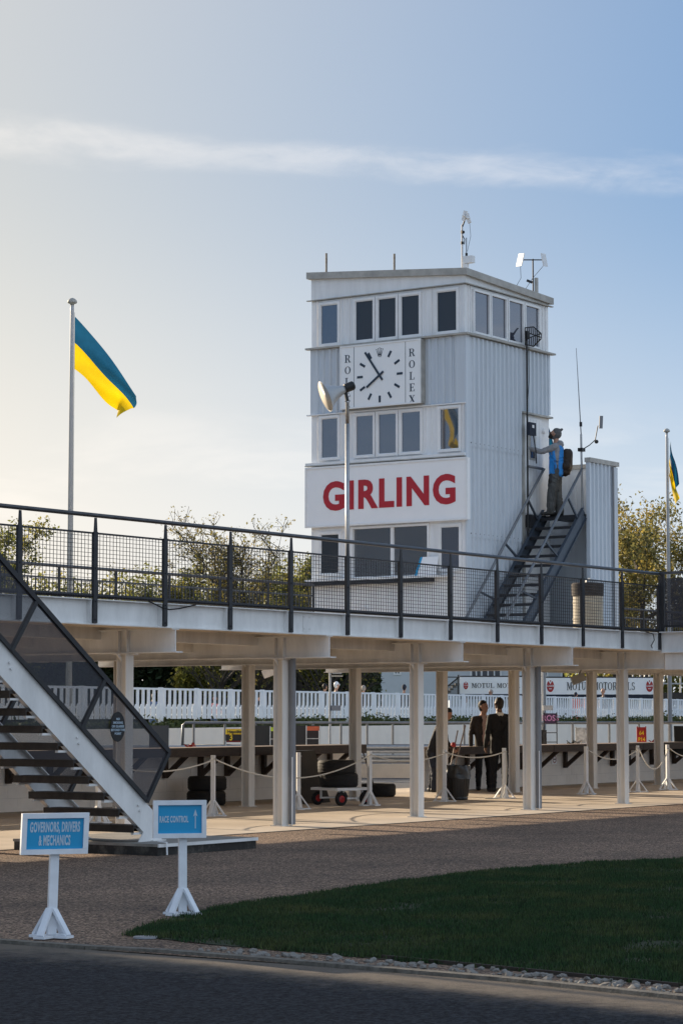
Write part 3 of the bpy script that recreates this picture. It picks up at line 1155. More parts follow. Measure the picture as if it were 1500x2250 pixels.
# lowest storey
lw = MB()
lw.box(TX0 + .03, TX0 + .13, TY0 + .03, TY1, 2.95, 4.28)
lw.box(TX0 + .03, TX0 + .13, TY0 + .03, 25.40, 4.28, 5.279)
lw.box(TX0 + .03, TX0 + .13, 27.17, TY1, 4.28, 5.279)
lw.box(TX0 + .03, TX0 + .13, 25.40, 27.17, 5.24, 5.279)
lw.box(TX0 + .13, TX1, TY0 + .03, TY0 + .13, 2.95, 5.279)
lw.box(TX0 + .13, TX1, TY1 - .1, TY1, 2.95, 5.279)
lw.box(TX1 - .1, TX1, TY0 + .13, TY1 - .1, 2.95, 5.279)
lw.box(TX0 + .13, TX1 - .1, TY0 + .13, TY1 - .1, 2.95, 3.05)
lw.build('wall', 'tower_white', tw)
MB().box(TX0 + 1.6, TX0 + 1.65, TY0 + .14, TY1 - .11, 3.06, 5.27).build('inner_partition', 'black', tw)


def window_x(y0, y1, z0, z1, pane, depth=.05, fw=.045):
    """window in the front (-X) face between y0 and y1"""
    f = MB()
    x0 = TX0 + .03 - depth
    x1 = TX0 + .0295
    f.box(x0, x1, y0 - fw, y0, z0 - fw, z1 + fw)
    f.box(x0, x1, y1, y1 + fw, z0 - fw, z1 + fw)
    f.box(x0 + .002, x1, y0, y1, z1, z1 + fw)
    f.box(x0 - .012, x1, y0, y1, z0 - fw, z0)
    w = f.build('window', 'frame_white', tw)
    g = MB()
    xg = TX0 + .018
    g.box(xg, xg + .006, y0 + .001, y1 - .001, z0 + .001, z1 - .001)
    g.build('pane', pane, w)
    b = MB()
    for a, c, d_, e_ in ((y0, y0 + .018, z0, z1), (y1 - .018, y1, z0, z1), (y0 + .018, y1 - .018, z1 - .018, z1), (y0 + .018, y1 - .018, z0, z0 + .018)):
        b.box(x0 + .018, xg - .0005, a, c, d_, e_)
    b.build('bead', 'frame_white', w)
    return w


def window_y(x0_, x1_, z0, z1, pane, depth=.05, fw=.04):
    f = MB()
    y0 = TY0 + .03 - depth
    y1 = TY0 + .0295
    f.box(x0_ - fw, x0_, y0, y1, z0 - fw, z1 + fw)
    f.box(x1_, x1_ + fw, y0, y1, z0 - fw, z1 + fw)
    f.box(x0_, x1_, y0 + .002, y1, z1, z1 + fw)
    f.box(x0_, x1_, y0 - .012, y1, z0 - fw, z0)
    w = f.build('window', 'frame_white', tw)
    MB().box(x0_ + .001, x1_ - .001, TY0 + .018, TY0 + .024, z0 + .001, z1 - .001).build('pane', pane, w)
    return w


WY = [(27.53, 27.96), (26.67, 27.11), (26.12, 26.56), (25.57, 26.01), (24.70, 25.17)]
for i, (a, b) in enumerate(WY):
    window_x(a, b, 9.045, 9.86, 'pane_dark' if i else 'pane_blue')
for i, (a, b) in enumerate([(27.53, 27.95), (26.67, 27.10), (26.12, 26.56), (25.55, 26.01), (24.66, 25.11)]):
    window_x(a, b, 6.71, 7.53, 'pane_blue')
for a, b in ((40.41, 40.97), (41.07, 41.63), (41.75, 42.30), (42.42, 42.95)):
    window_y(a, b, 9.055, 9.86, 'pane_blue')
window_x(27.50, 27.96, 4.36, 5.17, 'pane_dark')
window_x(24.66, 25.10, 4.36, 5.20, 'pane_blue')
# wide service window over the counter, with a see-through pane
f = MB()
f.box(TX0 - .015, TX0 + .0295, 25.36, 25.40, 4.25, 5.28)
f.box(TX0 - .015, TX0 + .0295, 27.17, 27.21, 4.25, 5.28)
f.box(TX0 - .012, TX0 + .0295, 25.40, 27.17, 5.24, 5.28)
f.box(TX0 + .02, TX0 + .06, 26.21, 26.28, 4.281, 5.239)
w = f.build('window', 'frame_white', tw)
MB().box(TX0 + .062, TX0 + .068, 25.402, 27.168, 4.282, 5.238).build('pane', 'pane_clear', w)
# battens between windows
bt = MB()
for z0, z1 in ((9.02, 9.955), (6.66, 7.6)):
    for y in (25.30, 25.45, 27.26, 27.40, 24.56, 28.06):
        bt.box(TX0 + .012, TX0 + .0298, y - .012, y + .012, z0, z1)
bt.each('batten', 'frame_white', tw)
bt = MB()
for x in (40.23, 40.31, 43.06, 43.16, 43.28):
    bt.box(x - .01, x + .01, TY0 + .012, TY0 + .0298, 9.02, 9.955)
bt.each('batten', 'frame_white', tw)


def ledge(z, t, out, side=True, y0=None, y1=None, m='trim_grey', name='ledge', zt=None):
    mb = MB()
    mb.box(TX0 - out, TX0 + .028, TY0 - (out if side else -.002), TY1 + .09, z, z + t)
    if side:
        mb.box(TX0 + .0285, TX1 + .12, TY0 - out, TY0 + .028, z, z + t)
    return mb.build(name, m, tw)


ledge(8.955, .035, .085)
ledge(9.965, .018, .035)
ledge(7.600, .022, .03, side=False, m='frame_white')
ledge(6.575, .05, .07, side=False, m='frame_white')
ledge(6.555, .0195, .085, side=False)
MB().box(TX0 - .16, TX0 + .028, TY0 + .3, TY1 + .04, 4.205, 4.245).build('counter_sill', 'frame_white', tw)
MB().box(TX0 - .15, TX0 + .028, 25.25, TY1 + .02, 4.125, 4.2045).build('counter_shutter', 'dark_metal', tw)


def corrugated(org, u, n, length, z0, z1, pitch=.165, dep=.040, z1b=None):
    """trapezoidal sheet: org + u*s, relief along n; z1b = top at far end (sloping top)"""
    u, n, o = Vector(u), Vector(n), Vector(org)
    prof = []
    s = 0.0
    while s < length:
        for ds, h in ((0, 0), (.55, 0), (.65, 1), (.90, 1), (1.0, 0)):
            q = s + ds * pitch
            if q <= length:
                prof.append((q, h * dep))
        s += pitch
    prof.append((length, 0))
    vs, fs = [], []
    for q, h in prof:
        zt = z1 if z1b is None else z1 + (z1b - z1) * q / length
        p = o + u * q + n * h
        vs += [(p.x, p.y, z0), (p.x, p.y, zt)]
    for i in range(len(prof) - 1):
        fs.append((2 * i, 2 * i + 2, 2 * i + 3, 2 * i + 1))
    return MB().add(vs, fs)


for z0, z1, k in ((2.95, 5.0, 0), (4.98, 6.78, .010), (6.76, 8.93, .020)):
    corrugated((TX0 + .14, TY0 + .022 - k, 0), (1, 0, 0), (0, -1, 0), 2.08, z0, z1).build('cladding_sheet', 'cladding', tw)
    sc = MB()
    for j in range(13):
        x = TX0 + .14 + .045 + j * .165
        for z in (z0 + .08,):
            sc.lathe([(.014, 0), (.010, .008)], (x, TY0 + .0215 - k, z), (0, -1, 0), n=6)
    tag(sc.build('screw_heads', 'dark_metal', tw), None, kind='stuff')
corrugated((42.26, TY0 + .012, 0), (1, 0, 0), (0, -1, 0), 1.08, 7.66, 8.93).build('cladding_sheet', 'cladding', tw)
corrugated((TX0 + .022, 28.02, 0), (0, -1, 0), (-1, 0, 0), .62, 7.63, 8.94).build('cladding_sheet', 'cladding', tw)
corrugated((TX0 + .022, 25.47, 0), (0, -1, 0), (-1, 0, 0), .70, 7.63, 8.94).build('cladding_sheet', 'cladding', tw)
MB().box(TX0 + .0, TX0 + .14, TY0 - .008, TY0 + .0285, 2.95, 8.954).build('corner_flashing', 'cladding', tw)
MB().box(TX0 - .008, TX0 + .0285, TY0 + .0286, TY0 + .24, 7.623, 8.954).build('corner_flashing', 'cladding', tw)
MB().box(TX0 - .006, TX0 + .0285, 28.02, TY1 + .006, 7.623, 8.954).build('corner_flashing', 'cladding', tw)
MB().box(TX1 - .07, TX1 + .01, TY0 - .006, TY0 + .0285, 7.70, 8.954).build('corner_flashing', 'cladding', tw)
# door in the side, at landing level
MB().box(42.24, 42.31, TY0 - .03, TY0 + .0285, 2.95, 7.62).build('door_post', 'trim_grey', tw)
MB().box(42.22, TX1 + .03, TY0 - .06, TY0 + .0285, 7.622, 7.658).build('door_head', 'trim_grey', tw)
dr = MB().box(42.345, 43.06, TY0 - .004, TY0 + .029, 5.60, 7.56).build('door', 'frame_white', tw)
MB().box(42.52, 42.76, TY0 - .020, TY0 - .0045, 6.70, 7.33).build('glazing_frame', 'trim_grey', dr)
MB().box(42.56, 42.72, TY0 - .026, TY0 - .0205, 6.74, 7.29).build('pane', 'pane_blue', dr)
g = MB()
for x in (42.46, 42.58, 42.70, 42.82, 42.94):
    g.box(x - .003, x + .003, TY0 - .0048, TY0 - .0042, 5.62, 7.54)
g.each('board_joint', 'trim_grey', dr)
MB().box(42.32, 43.36, TY0 + .004, TY0 + .0292, 4.2, 5.59).build('lower_panel', 'tower_white', tw)
tag(MB().lathe([(.055, 0), (.055, .05), (.04, .06)], (43.10, TY0 - .001, 7.34), (0, -1, 0), n=12).build('bulkhead_lamp', 'frame_white'), 'small round white bulkhead fitting beside the tower door', 'lamp')
# stair-head enclosure beside the tower
en = thing('stair_enclosure', 'corrugated white enclosure round the stair head right of the tower', 'enclosure', (43.5, 23.8, 2.95))
corrugated((42.98, 23.36, 0), (1, 0, 0), (0, -1, 0), .90, 2.95, 6.62).build('cladding_sheet', 'cladding', en)
MB().box(42.93, 44.12, 23.362, 23.40, 2.95, 6.62).build('side_wall', 'tower_white', en)
MB().box(44.08, 44.12, 23.401, 25.2, 2.95, 6.62).build('end_wall', 'cladding', en)
MB().box(43.41, 44.0795, 25.12, 25.2, 2.95, 6.62).build('sun_block_wall', 'cladding', en)  # added out of sight to keep the sun out of the enclosure
b = MB()
for y in (23.62, 23.85, 24.08, 24.31):
    b.box(44.06, 44.0795, y - .035, y + .035, 5.5, 6.5)
b.each('rib', 'cladding', en)
MB().box(42.90, 44.15, 23.30, 23.43, 6.62, 6.71).build('coping', 'trim_grey', en)
MB().box(44.05, 44.15, 23.431, 25.2, 6.62, 6.71).build('coping', 'trim_grey', en)
MB().box(42.92, 42.98, 23.325, 23.41, 2.95, 6.619).build('corner_trim', 'cladding', en)
MB().box(43.90, 44.13, 23.33, 23.3615, 2.95, 6.60).build('corner_trim', 'cladding', en)
MB().tube([(43.88, 23.30, 2.95), (43.88, 23.30, 6.6)], .022, 8).build('downpipe', 'pipe_grey', en)
# steel access stairs
ac = thing('access_stairs', 'blue grey steel stairs climbing to the tower door', 'stairs', (41.5, 23.9, 2.95))
for yy in (23.43, 24.34):
    s = MB()
    a, b = Vector((40.15, yy, 2.90)), Vector((42.88, yy, 5.60))
    dn = Vector((b - a)).normalized()
    up = Vector((-dn.z, 0, dn.x))
    s.bar(a, b, .012, .24, up=up)
    s.bar(a + up * .114, b + up * .114, .07, .012, up=up)
    s.bar(a - up * .114, b - up * .114, .07, .012, up=up)
    s.build('stringer', 'blue_steel', ac)
    h = MB()
    q0, q1 = Vector((39.75, yy, 3.35)), Vector((42.80, yy, 6.48))
    pts = [Vector((39.72, yy, 2.96)), q0, q1]
    if yy > 24:
        pts += [Vector((42.86, yy, 6.52)), Vector((42.84, yy + .03, 6.53)), Vector((42.35, yy + .06, 6.54))]
    h.tube(pts, .028, 8)
    h.build('handrail', 'galv', ac, smooth=True)
    k = MB()
    for s_ in (.30, .62, .92):
        p = a.lerp(b, s_)
        r_ = q0.lerp(q1, s_ - .12)
        k.bar(p + up * .1, r_, .035, .035)
    k.each('rail_strut', 'blue_steel', ac)
nst = 13
for i in range(nst):
    t_ = (i + .6) / nst
    x, z = 40.1 + 2.75 * t_, 2.95 + 2.62 * t_
    t = MB().box(x - .11, x + .11, 23.44, 24.33, z - .02, z + .012)
    t.box(x - .115, x - .1105, 23.44, 24.33, z - .045, z + .014)
    t.build('tread', 'dark_metal', ac)
MB().box(42.86, 44.07, 23.405, 24.46, 5.52, 5.56).build('landing', 'dark_metal', ac)
MB().box(42.30, 42.86, 24.36, 24.46, 5.30, 5.56).build('landing_edge', 'dark_metal', ac)

# GIRLING board
gs = thing('sign_board', 'large white sign board with red capital letters below the middle windows', 'sign', (TX0, 26.4, 5.3))
MB().box(TX0 - .075, TX0 + .028, 24.43, 28.27, 5.315, 6.525).build('panel', 'sign_white', gs)
f = MB()
for y0, y1, z0, z1 in ((24.42, 24.46, 5.305, 6.535), (28.24, 28.28, 5.305, 6.535), (24.46, 28.24, 6.495, 6.535), (24.46, 28.24, 5.305, 5.345)):
    f.box(TX0 - .095, TX0 - .0755, y0, y1, z0, z1)
f.build('frame', 'frame_white', gs)
me = txt('GIRLING', .82, .030, 1.0, .004, spacing=1.13)
xsv = [v.co.x for v in me.vertices]
k = 3.14 / (max(xsv) - min(xsv))
cxm = (max(xsv) + min(xsv)) / 2
ysv = [v.co.y for v in me.vertices]
ky = .60 / (max(ysv) - min(ysv))
cym = (max(ysv) + min(ysv)) / 2
me.transform(Matrix.Translation((-cxm, -cym, 0)))
me.transform(Matrix.Diagonal((k, ky, 1, 1)))
place_txt(me, 'lettering', 'girling_red', (TX0 - .079, 26.27, 5.925), (0, -1, 0), (0, 0, 1), gs)

# clock
ck = thing('wall_clock', 'square white clock with navy hands between lettered side strips', 'clock', (TX0, 26.4, 8.3))
CYc, CZc = 26.40, 8.30
MB().box(TX0 - .13, TX0 + .020, 25.45, 27.37, 7.66, 8.935).build('case', 'trim_grey', ck)
MB().box(TX0 - .145, TX0 - .1305, 25.47, 27.35, 7.68, 8.915).build('face', 'clock_white', ck)
f = MB()
for y0, y1, z0, z1 in ((25.445, 25.475, 7.655, 8.94), (27.345, 27.375, 7.655, 8.94), (25.475, 27.345, 8.91, 8.94), (25.475, 27.345, 7.655, 7.685)):
    f.box(TX0 - .16, TX0 - .1455, y0, y1, z0, z1)
f.build('frame', 'frame_white', ck)
XF = TX0 - .1462
lines = MB()
for y in (25.81, 27.04):
    lines.box(XF - .001, XF + .0005, y - .005, y + .005, 7.69, 8.905)
lines.build('divider', 'navy', ck)
U, V_, N_ = Vector((0, -1, 0)), Vector((0, 0, 1)), Vector((-1, 0, 0))
for y in (27.19, 25.655):
    m_ = MB()
    serif(m_, 'ROLEX', .155, (XF, y, 8.60), U, V_, N_, xs=1.0, vertical=True, t=.003)
    tag(m_.build('lettering', 'navy', ck), None, kind='stuff')
# hour marks on a squarish dial; seen from the front, + is to the right
for hnum in range(1, 12):
    a = R(90 - hnum * 30)
    q = Vector((math.cos(a), math.sin(a)))
    c = Vector((XF, CYc + .02, CZc - .02)) + U * (q.x * .475) + V_ * (q.y * .475)
    rad = U * q.x + V_ * q.y
    tan = U * -q.y + V_ * q.x
    MB().obox(c + N_ * .003, (rad, tan, N_), (.068, .024, .003)).build('hour_mark', 'navy', ck)
for ang, ln, w in ((35.2, .60, .036), (126, .38, .036)):      # degrees left of twelve
    a = R(90 + ang)
    q = Vector((math.cos(a), math.sin(a)))
    rad = U * q.x + V_ * q.y
    tan = U * -q.y + V_ * q.x
    c0 = Vector((XF, CYc + .02, CZc - .02)) + N_ * (.012 if ln > .5 else .02)
    MB().obox(c0 + rad * (ln / 2 - .06), (rad, tan, N_), (ln / 2 + .06, w / 2 + .004, .003)).build('hand', 'navy', ck)
cr = MB()
cc = Vector((XF, CYc + .02, CZc + .36))
for i, (bx, tx) in enumerate(((-.030, -.075), (-.016, -.038), (0, 0), (.016, .038), (.030, .075))):
    ty = .165 - abs(i - 2) * .014
    cr.prism([(bx - .008, .02), (bx + .008, .02), (tx + .003, ty), (tx - .003, ty)], cc, U, V_, N_, .003)
    cr.prism([(tx + .0105 * math.cos(t), ty + .008 + .0105 * math.sin(t)) for t in np.linspace(0, 6.283, 9)[:-1]], cc, U, V_, N_, .004)
for p in ring(0, .015, .042, .022, .012, .008, 0, 360, 16):
    cr.prism(p, cc, U, V_, N_, .003)
cr.build('crown_emblem', 'navy', ck)

# aerials on and beside the tower
def zr(x, y):
    return roof_z(x, y)


for nm, y, zt, lab in (('roof_rod', 27.90, 10.95, 'short bare rod standing at the far left end of the tower roof'), ('roof_rod', 26.24, 10.76, 'short bare rod standing mid way along the tower roof front')):
    tag(MB().tube([(40.2, y, zr(40.2, y) - .02), (40.2, y, zt)], .022, 8).build(nm, 'rust'), lab, 'rod')
am = thing('roof_aerial', 'tall cluttered aerial mast with white antennas on the tower corner', 'aerial', (40.55, 24.86, 10.2))
x, y = 40.55, 24.86
MB().tube([(x, y, 10.2), (x, y, 11.25)], .018, 8).build('mast', 'pole_white', am)
MB().box(x - .05, x + .02, y - .14, y - .05, 10.2, 10.45).build('bracket', 'frame_white', am)
MB().box(x - .06, x + .06, y - .26, y - .05, 10.46, 10.60).build('radio_box', 'frame_white', am)
m_ = MB()
m_.tube([(x, y - .1, 10.64), (x, y - .1, 10.98)], .008, 6)
m_.lathe([(.025, 0), (.025, .07)], (x, y - .1, 10.60), n=8)
m_.tube([(x, y, 11.05), (x, y - .06, 10.95), (x, y - .05, 10.85)], .010, 6)
m_.lathe([(.001, 0), (.028, .012), (.034, .035), (.02, .05)], (x - .03, y - .05, 11.08), (-1, -.4, .2), n=10)
m_.lathe([(.03, 0), (.03, .05)], (x, y, 11.08), n=8)
m_.lathe([(.032, 0), (.032, .05)], (x, y, 10.86), n=8)
m_.tube([(x, y, 11.2), (x + .02, y - .06, 11.36), (x, y - .12, 11.38)], .016, 6)
m_.each('clamp', 'black', am)
for dy, dz, a in ((-.07, 11.42, .3), (-.16, 11.36, -.3)):
    m_ = MB()
    c = Vector((x - .02, y + dy, dz))
    m_.obox(c, ((1, 0, 0), (0, math.cos(a), math.sin(a)), (0, -math.sin(a), math.cos(a))), (.02, .035, .10))
    m_.lathe([(.03, 0), (.015, .05)], c + Vector((-.02, 0, 0)), (-1, 0, 0), n=8)
    m_.build('panel_antenna', 'dish_white', am)
MB().tube([(x - .01, y - .18, 11.28), (x, y - .20, 11.0), (x, y - .12, 10.7)], .004, 5).build('cable', 'black', am)
ap = thing('roof_antenna', 'white twin panel antennas on a crossbar at the right end of the roof', 'aerial', (43.0, 24.8, 10.2))
x, y = 43.12, 24.72
m_ = MB()
m_.tube([(x, y, 10.15), (x, y, 10.95)], .016, 8)
RT = Vector((math.sin(YAW), -math.cos(YAW), 0))
m_.bar(Vector((x, y, 10.93)) - RT * .23, Vector((x, y, 10.93)) + RT * .20, .018, .022)
m_.bar((x - .03, y, 10.45), Vector((x, y, 10.5)) - RT * .13, .03, .05)
m_.build('mast', 'dark_metal', ap)
MB().box(x + .0, x + .06, y - .09, y - .03, 10.12, 10.55).build('bracket', 'trim_grey', ap)
for s, tl, cl_ in ((-.26, .22, 'dish_white'), (.235, -.18, 'dish_white')):
    c = Vector((x, y, 10.93)) + RT * s
    u3 = (Vector((0, 0, 1)) + RT * tl).normalized()
    f3 = Vector((math.cos(YAW), math.sin(YAW), 0))
    n3 = (RT * (1 if s > 0 else -1) - f3 * .55).normalized()
    s3 = u3.cross(n3).normalized()
    MB().obox(c, (s3, n3, u3), (.10, .012, .135)).build('panel_antenna', cl_, ap)
for s, e in ((-.26, (-.42, 10.25)), (.23, (-.22, 10.22))):
    c = Vector((x, y, 10.82)) + RT * s
    mid = Vector((x, y, 10.55)) + RT * (s * .5 - .12)
    MB().tube([c, mid, Vector((x, y, e[1])) + RT * e[0]], .005, 5).build('cable', 'black', ap)
# grid antenna mast against the tower side
gm_ = thing('grid_antenna', 'black slotted grid antenna on a thin pole at the tower side', 'aerial', (42.22, 24.36, 5))
MB().tube([(42.22, 24.36, 4.95), (42.22, 24.36, 9.2)], .020, 8).build('mast', 'black', gm_)


def grid_ant(c, parent, w=.24, h=.17):
    c = Vector(c)
    for sg in (-1, 1):
        u3 = (RT * .8 + Vector((0, 0, -.28 * sg))).normalized()
        v3 = (Vector((0, 0, 1)) * .8 + Vector((math.cos(YAW), math.sin(YAW), 0)) * .6 * sg).normalized()
        m = MB()
        o = c + Vector((0, 0, .05 * sg))
        for k in range(9):
            p = o + u3 * (w * (k / 8 - .2))
            hh = h * (1 - abs(k - 4) / 9)
            m.bar(p, p + v3 * hh * sg, .017, .012)
        m.bar(o - u3 * w * .2, o + u3 * w * .8, .022, .02)
        m.bar(o - u3 * w * .2 + v3 * h * .5 * sg, o + u3 * w * .35 + v3 * h * sg, .022, .02)
        m.bar(o + u3 * w * .35 + v3 * h * sg, o + u3 * w * .8 + v3 * h * .5 * sg, .022, .02)
        m.build('grid', 'black', parent)


grid_ant((42.26, 24.34, 9.2), gm_, .34, .24)
MB().box(42.14, 42.24, 24.30, 24.36, 9.12, 9.28).build('clamp', 'black', gm_)
MB().tube([(42.30, 24.36, 9.1), (42.34, 24.38, 8.3), (42.30, 24.40, 7.8), (42.27, 24.40, 7.5)], .006, 5).build('cable', 'black', gm_)
cb = thing('control_box', 'small dark green control box on the pole by the tower door', 'box', (42.3, 24.3, 7.2))
MB().box(42.16, 42.42, 24.27, 24.335, 7.16, 7.42).build('case', 'navy_cloth', cb)
MB().box(42.26, 42.33, 24.262, 24.2695, 7.31, 7.37).build('label_plate', 'dish_white', cb)
MB().tube([(42.36, 24.3, 7.16), (42.42, 24.28, 6.85), (42.44, 24.28, 6.60)], .012, 6).build('cable', 'black', cb)
tp = thing('whip_antenna', 'tall thin whip antenna with a side arm above the enclosure', 'aerial', (43.02, 23.55, 5.6))
MB().tube([(43.02, 23.55, 5.56), (42.99, 23.55, 7.2)], .022, 8).build('mast', 'galvanised', tp)
MB().tube([(42.99, 23.55, 7.2), (42.85, 23.57, 8.95)], [.012, .005], 6).build('whip', 'pipe_grey', tp)
MB().lathe([(.03, 0), (.03, .09)], (42.98, 23.55, 7.36), n=8).build('collar', 'dark_metal', tp)
MB().tube([(43.0, 23.55, 6.88), (43.25, 23.50, 7.0), (43.42, 23.46, 7.12), (43.50, 23.44, 7.42)], .011, 6).build('arm', 'black', tp)
MB().lathe([(.001, 0), (.04, .01), (.04, .04), (.01, .05)], (43.42, 23.44, 7.08), (-.6, -.6, 0), n=10).build('bracket_knob', 'black', tp)
MB().obox((43.60, 23.42, 7.50), ((math.cos(.9), -math.sin(.9), 0), (math.sin(.9), math.cos(.9), 0), (.1, 0, 1)), (.035, .02, .13)).build('panel_antenna', 'pipe_grey', tp)
MB().box(42.93, 43.07, 23.5, 23.6, 6.85, 6.92).build('clamp', 'black', tp)

# drum with a lid on the deck, right of the stairs
DXc, DYc = 37.80, 20.6
dm = thing('steel_drum', 'cream drum with a dark liner standing on the walkway deck', 'drum', (DXc, DYc, 2.93))
MB().lathe([(.265, .0), (.275, .02), (.268, .03), (.268, .27), (.276, .285), (.268, .30), (.268, .56), (.276, .575), (.268, .59), (.268, .70)], (DXc, DYc, 2.93), n=32).build('body', 'drum', dm, smooth=False)
MB().lathe([(.272, .69), (.282, .70), (.288, .90), (.275, .925), (.20, .93), (.18, .88)], (DXc, DYc, 2.93), n=32).build('liner', 'jacket_brown', dm)
lid = MB()
lid.lathe([(.13, 0), (.12, .05), (.06, .10), (.001, .11)], (DXc + .05, DYc - .05, 3.84), (.2, .1, 1), n=14)
lid.build('bag_top', 'poster', dm)
# cups and menu card at the service window
for i, y in enumerate((26.05, 26.42, 26.85)):
    tag(MB().lathe([(.035, 0), (.045, .11), (.048, .12)], (TX0 + .30 + .05 * (i % 2), y, 4.29), n=12).build('paper_cup', 'dish_white'), ['pale cup nearest the menu card inside the service window', 'pale cup in the middle of the service window', 'pale cup at the left end of the service window'][i], 'cup', 'cups behind the service window')
mc = thing('menu_card', 'white and blue menu card leaning outside the service window', 'card', (TX0 - .1, 25.3, 4.25))
MB().add([(TX0 - .13, 25.62, 4.246), (TX0 - .13, 25.12, 4.246), (TX0 - .03, 25.12, 4.62), (TX0 - .03, 25.54, 4.62)], [(0, 1, 2, 3)]).build('card', 'sign_white', mc)
MB().add([(TX0 - .134, 25.62, 4.247), (TX0 - .134, 25.56, 4.247), (TX0 - .034, 25.49, 4.619), (TX0 - .034, 25.54, 4.619)], [(0, 1, 2, 3)]).build('stripe', 'sign_blue', mc)
hl = MB()
hl.tube([Vector((TX0 + .02, 26.88 + .10 * math.cos(t), 3.55 + .12 * math.sin(t))) for t in np.linspace(0, 6.283, 20)], .012, 6)
hl.tube([Vector((TX0 + .0, 26.90 + .08 * math.cos(t), 3.53 + .11 * math.sin(t))) for t in np.linspace(0, 6.283, 20)], .010, 6)
tag(hl.build('hose_coil', 'frame_white'), 'coiled pale hose hung on the tower base wall', 'hose')

# loudspeaker on a rusty mast
hs = thing('horn_loudspeaker', 'grey horn loudspeaker on a rusty pole in front of the tower', 'loudspeaker', (32.3, 22.0, 2.93))
pt = Vector((32.3, 22.0, 6.62))
MB().tube([(32.3, 22.0, 2.93), (32.3, 22.0, 6.25)], .034, 12).build('pole', 'galvanised', hs, smooth=True)
MB().tube([(32.3, 22.0, 6.25), (32.3, 22.0, 6.60)], .030, 10).build('pole_top', 'rust', hs, smooth=True)
axd = (RT * -.80 + Vector((0, 0, -.36)) - Vector((math.cos(YAW), math.sin(YAW), 0)) * .22).normalized()
tip = pt + RT * .02 + Vector((0, 0, .23))
MB().lathe([(.055, -.10), (.075, -.08), (.075, .06), (.06, .075)], tip, axd, n=16).build('driver', 'black', hs, smooth=False)
MB().lathe([(.055, .07), (.075, .12), (.10, .20), (.145, .30), (.205, .385), (.255, .425), (.262, .43), (.252, .428), (.20, .378), (.14, .292), (.094, .195), (.06, .11)], tip, axd, n=32, close=False).build('bell', 'horn', hs, smooth=True)
MB().lathe([(.001, .11), (.085, .19), (.135, .292), (.196, .379), (.248, .429)], tip, axd, n=32).build('bell_inside', 'horn_inner', hs, smooth=True)
MB().lathe([(.03, .16), (.035, .31), (.03, .34)], tip, axd, n=10).build('throat', 'drum', hs)
MB().bar(pt, tip + axd * .06 - Vector((0, 0, .05)), .03, .05).build('yoke', 'black', hs)

# ================================================================== PIT COUNTER
# painted block wall with shelf: left length, gap, right length
def counter(x0, x1, name, label):
    c = thing(name, label, 'counter', ((x0 + x1) / 2, 26, 0))
    MB().box(x0 + .01, x1 - .01, 26.012, 26.19, 0, .86).build('wall_core', 'mortar', c)
    me = None
    bl, bh = .445, .212
    rows = 4
    for r_ in range(rows):
        off = (bl / 2 if r_ % 2 else 0)
        xx = x0 - off
        while xx < x1 - .02:
            a, b = max(xx + .002, x0), min(xx + bl - .002, x1)
            if b - a > .06:
                full = abs((b - a) - (bl - .004)) < 1e-6
                if full:
                    if me is None:
                        me = MB().box(0, bl - .004, 0, .20, 0, bh - .004).mesh('block', 'wall_paint')
                    o = link('block', me, c)
                    o.location = (a, 26.0 + random.uniform(-.0015, .0015), r_ * bh + .004)
                else:
                    o = link('block', MB().box(0, b - a, 0, .20, 0, bh - .004).mesh('block', 'wall_paint'), c)
                    o.location = (a, 26.0, r_ * bh + .004)
            xx += bl
    return c


def shelf(x0, x1, z, name, label, seg):
    s = thing(name, label, 'shelf', ((x0 + x1) / 2, 25.7, z))
    xs = np.arange(x0, x1 - .1, seg)
    for i, a in enumerate(xs):
        b = min(a + seg - .012, x1)
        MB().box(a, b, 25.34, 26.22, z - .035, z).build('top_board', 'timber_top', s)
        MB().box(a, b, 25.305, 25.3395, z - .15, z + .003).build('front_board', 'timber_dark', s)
        for f_ in (.12, .40, .68, .93):
            x = a + (b - a) * f_
            m = MB()
            m.box(x - .04, x + .04, 25.91, 25.985, z - .52, z - .036)
            m.bar((x, 25.93, z - .48), (x, 25.42, z - .07), .07, .075)
            m.build('bracket', 'timber_dark', s)
    return s


counter(20.0, 38.3, 'pit_counter', 'cream painted block counter wall left of the gap')
counter(40.9, 62.0, 'pit_counter', 'cream painted block counter wall right of the gap')
shelf(22.0, 37.9, .97, 'counter_shelf', 'dark timber shelf on brackets along the left counter wall', 3.95)
shelf(40.8, 61.0, .89, 'counter_shelf', 'dark timber shelf on brackets along the right counter wall', 4.1)
ns = thing('no_smoking_sign', 'small square no smoking sign on the right counter wall', 'sign', (45.9, 25.98, .5))
MB().box(45.99, 46.20, 25.972, 25.996, .46, .67).build('plate', 'sign_white', ns)
m_ = MB()
for p in ring(46.095, .565, .075, .085, .016, .016, 0, 360, 20):
    m_.prism(p, (0, 25.971, 0), (1, 0, 0), (0, 0, 1), (0, -1, 0), .002)
m_.build('ring_mark', 'red', ns)
MB().box(46.05, 46.14, 25.966, 25.9705, .555, .575).build('cigarette_mark', 'black', ns)
eb = MB().box(51.0, 51.13, 25.92, 25.998, .50, .66)
tag(eb.build('socket_box', 'pipe_grey'), 'grey electrical socket box on the right counter wall', 'box')

# ================================================================== APRON THINGS
# rope stanchions
def pyramid_base(m, w, hb, zb=0.0):
    """flat crossed boards with four raking flat struts up to the post"""
    m.box(-w, w, -w * .30, w * .30, zb, zb + .018)
    m.box(-w * .30, w * .30, -w, -w * .3005, zb, zb + .0175)
    m.box(-w * .30, w * .30, w * .3005, w, zb, zb + .0175)
    for a in range(4):
        c, s = math.cos(a * math.pi / 2), math.sin(a * math.pi / 2)
        m.bar((c * w * .90, s * w * .90, zb + .02), (c * .022, s * .022, hb), .052, .018, up=(c, s, .2))


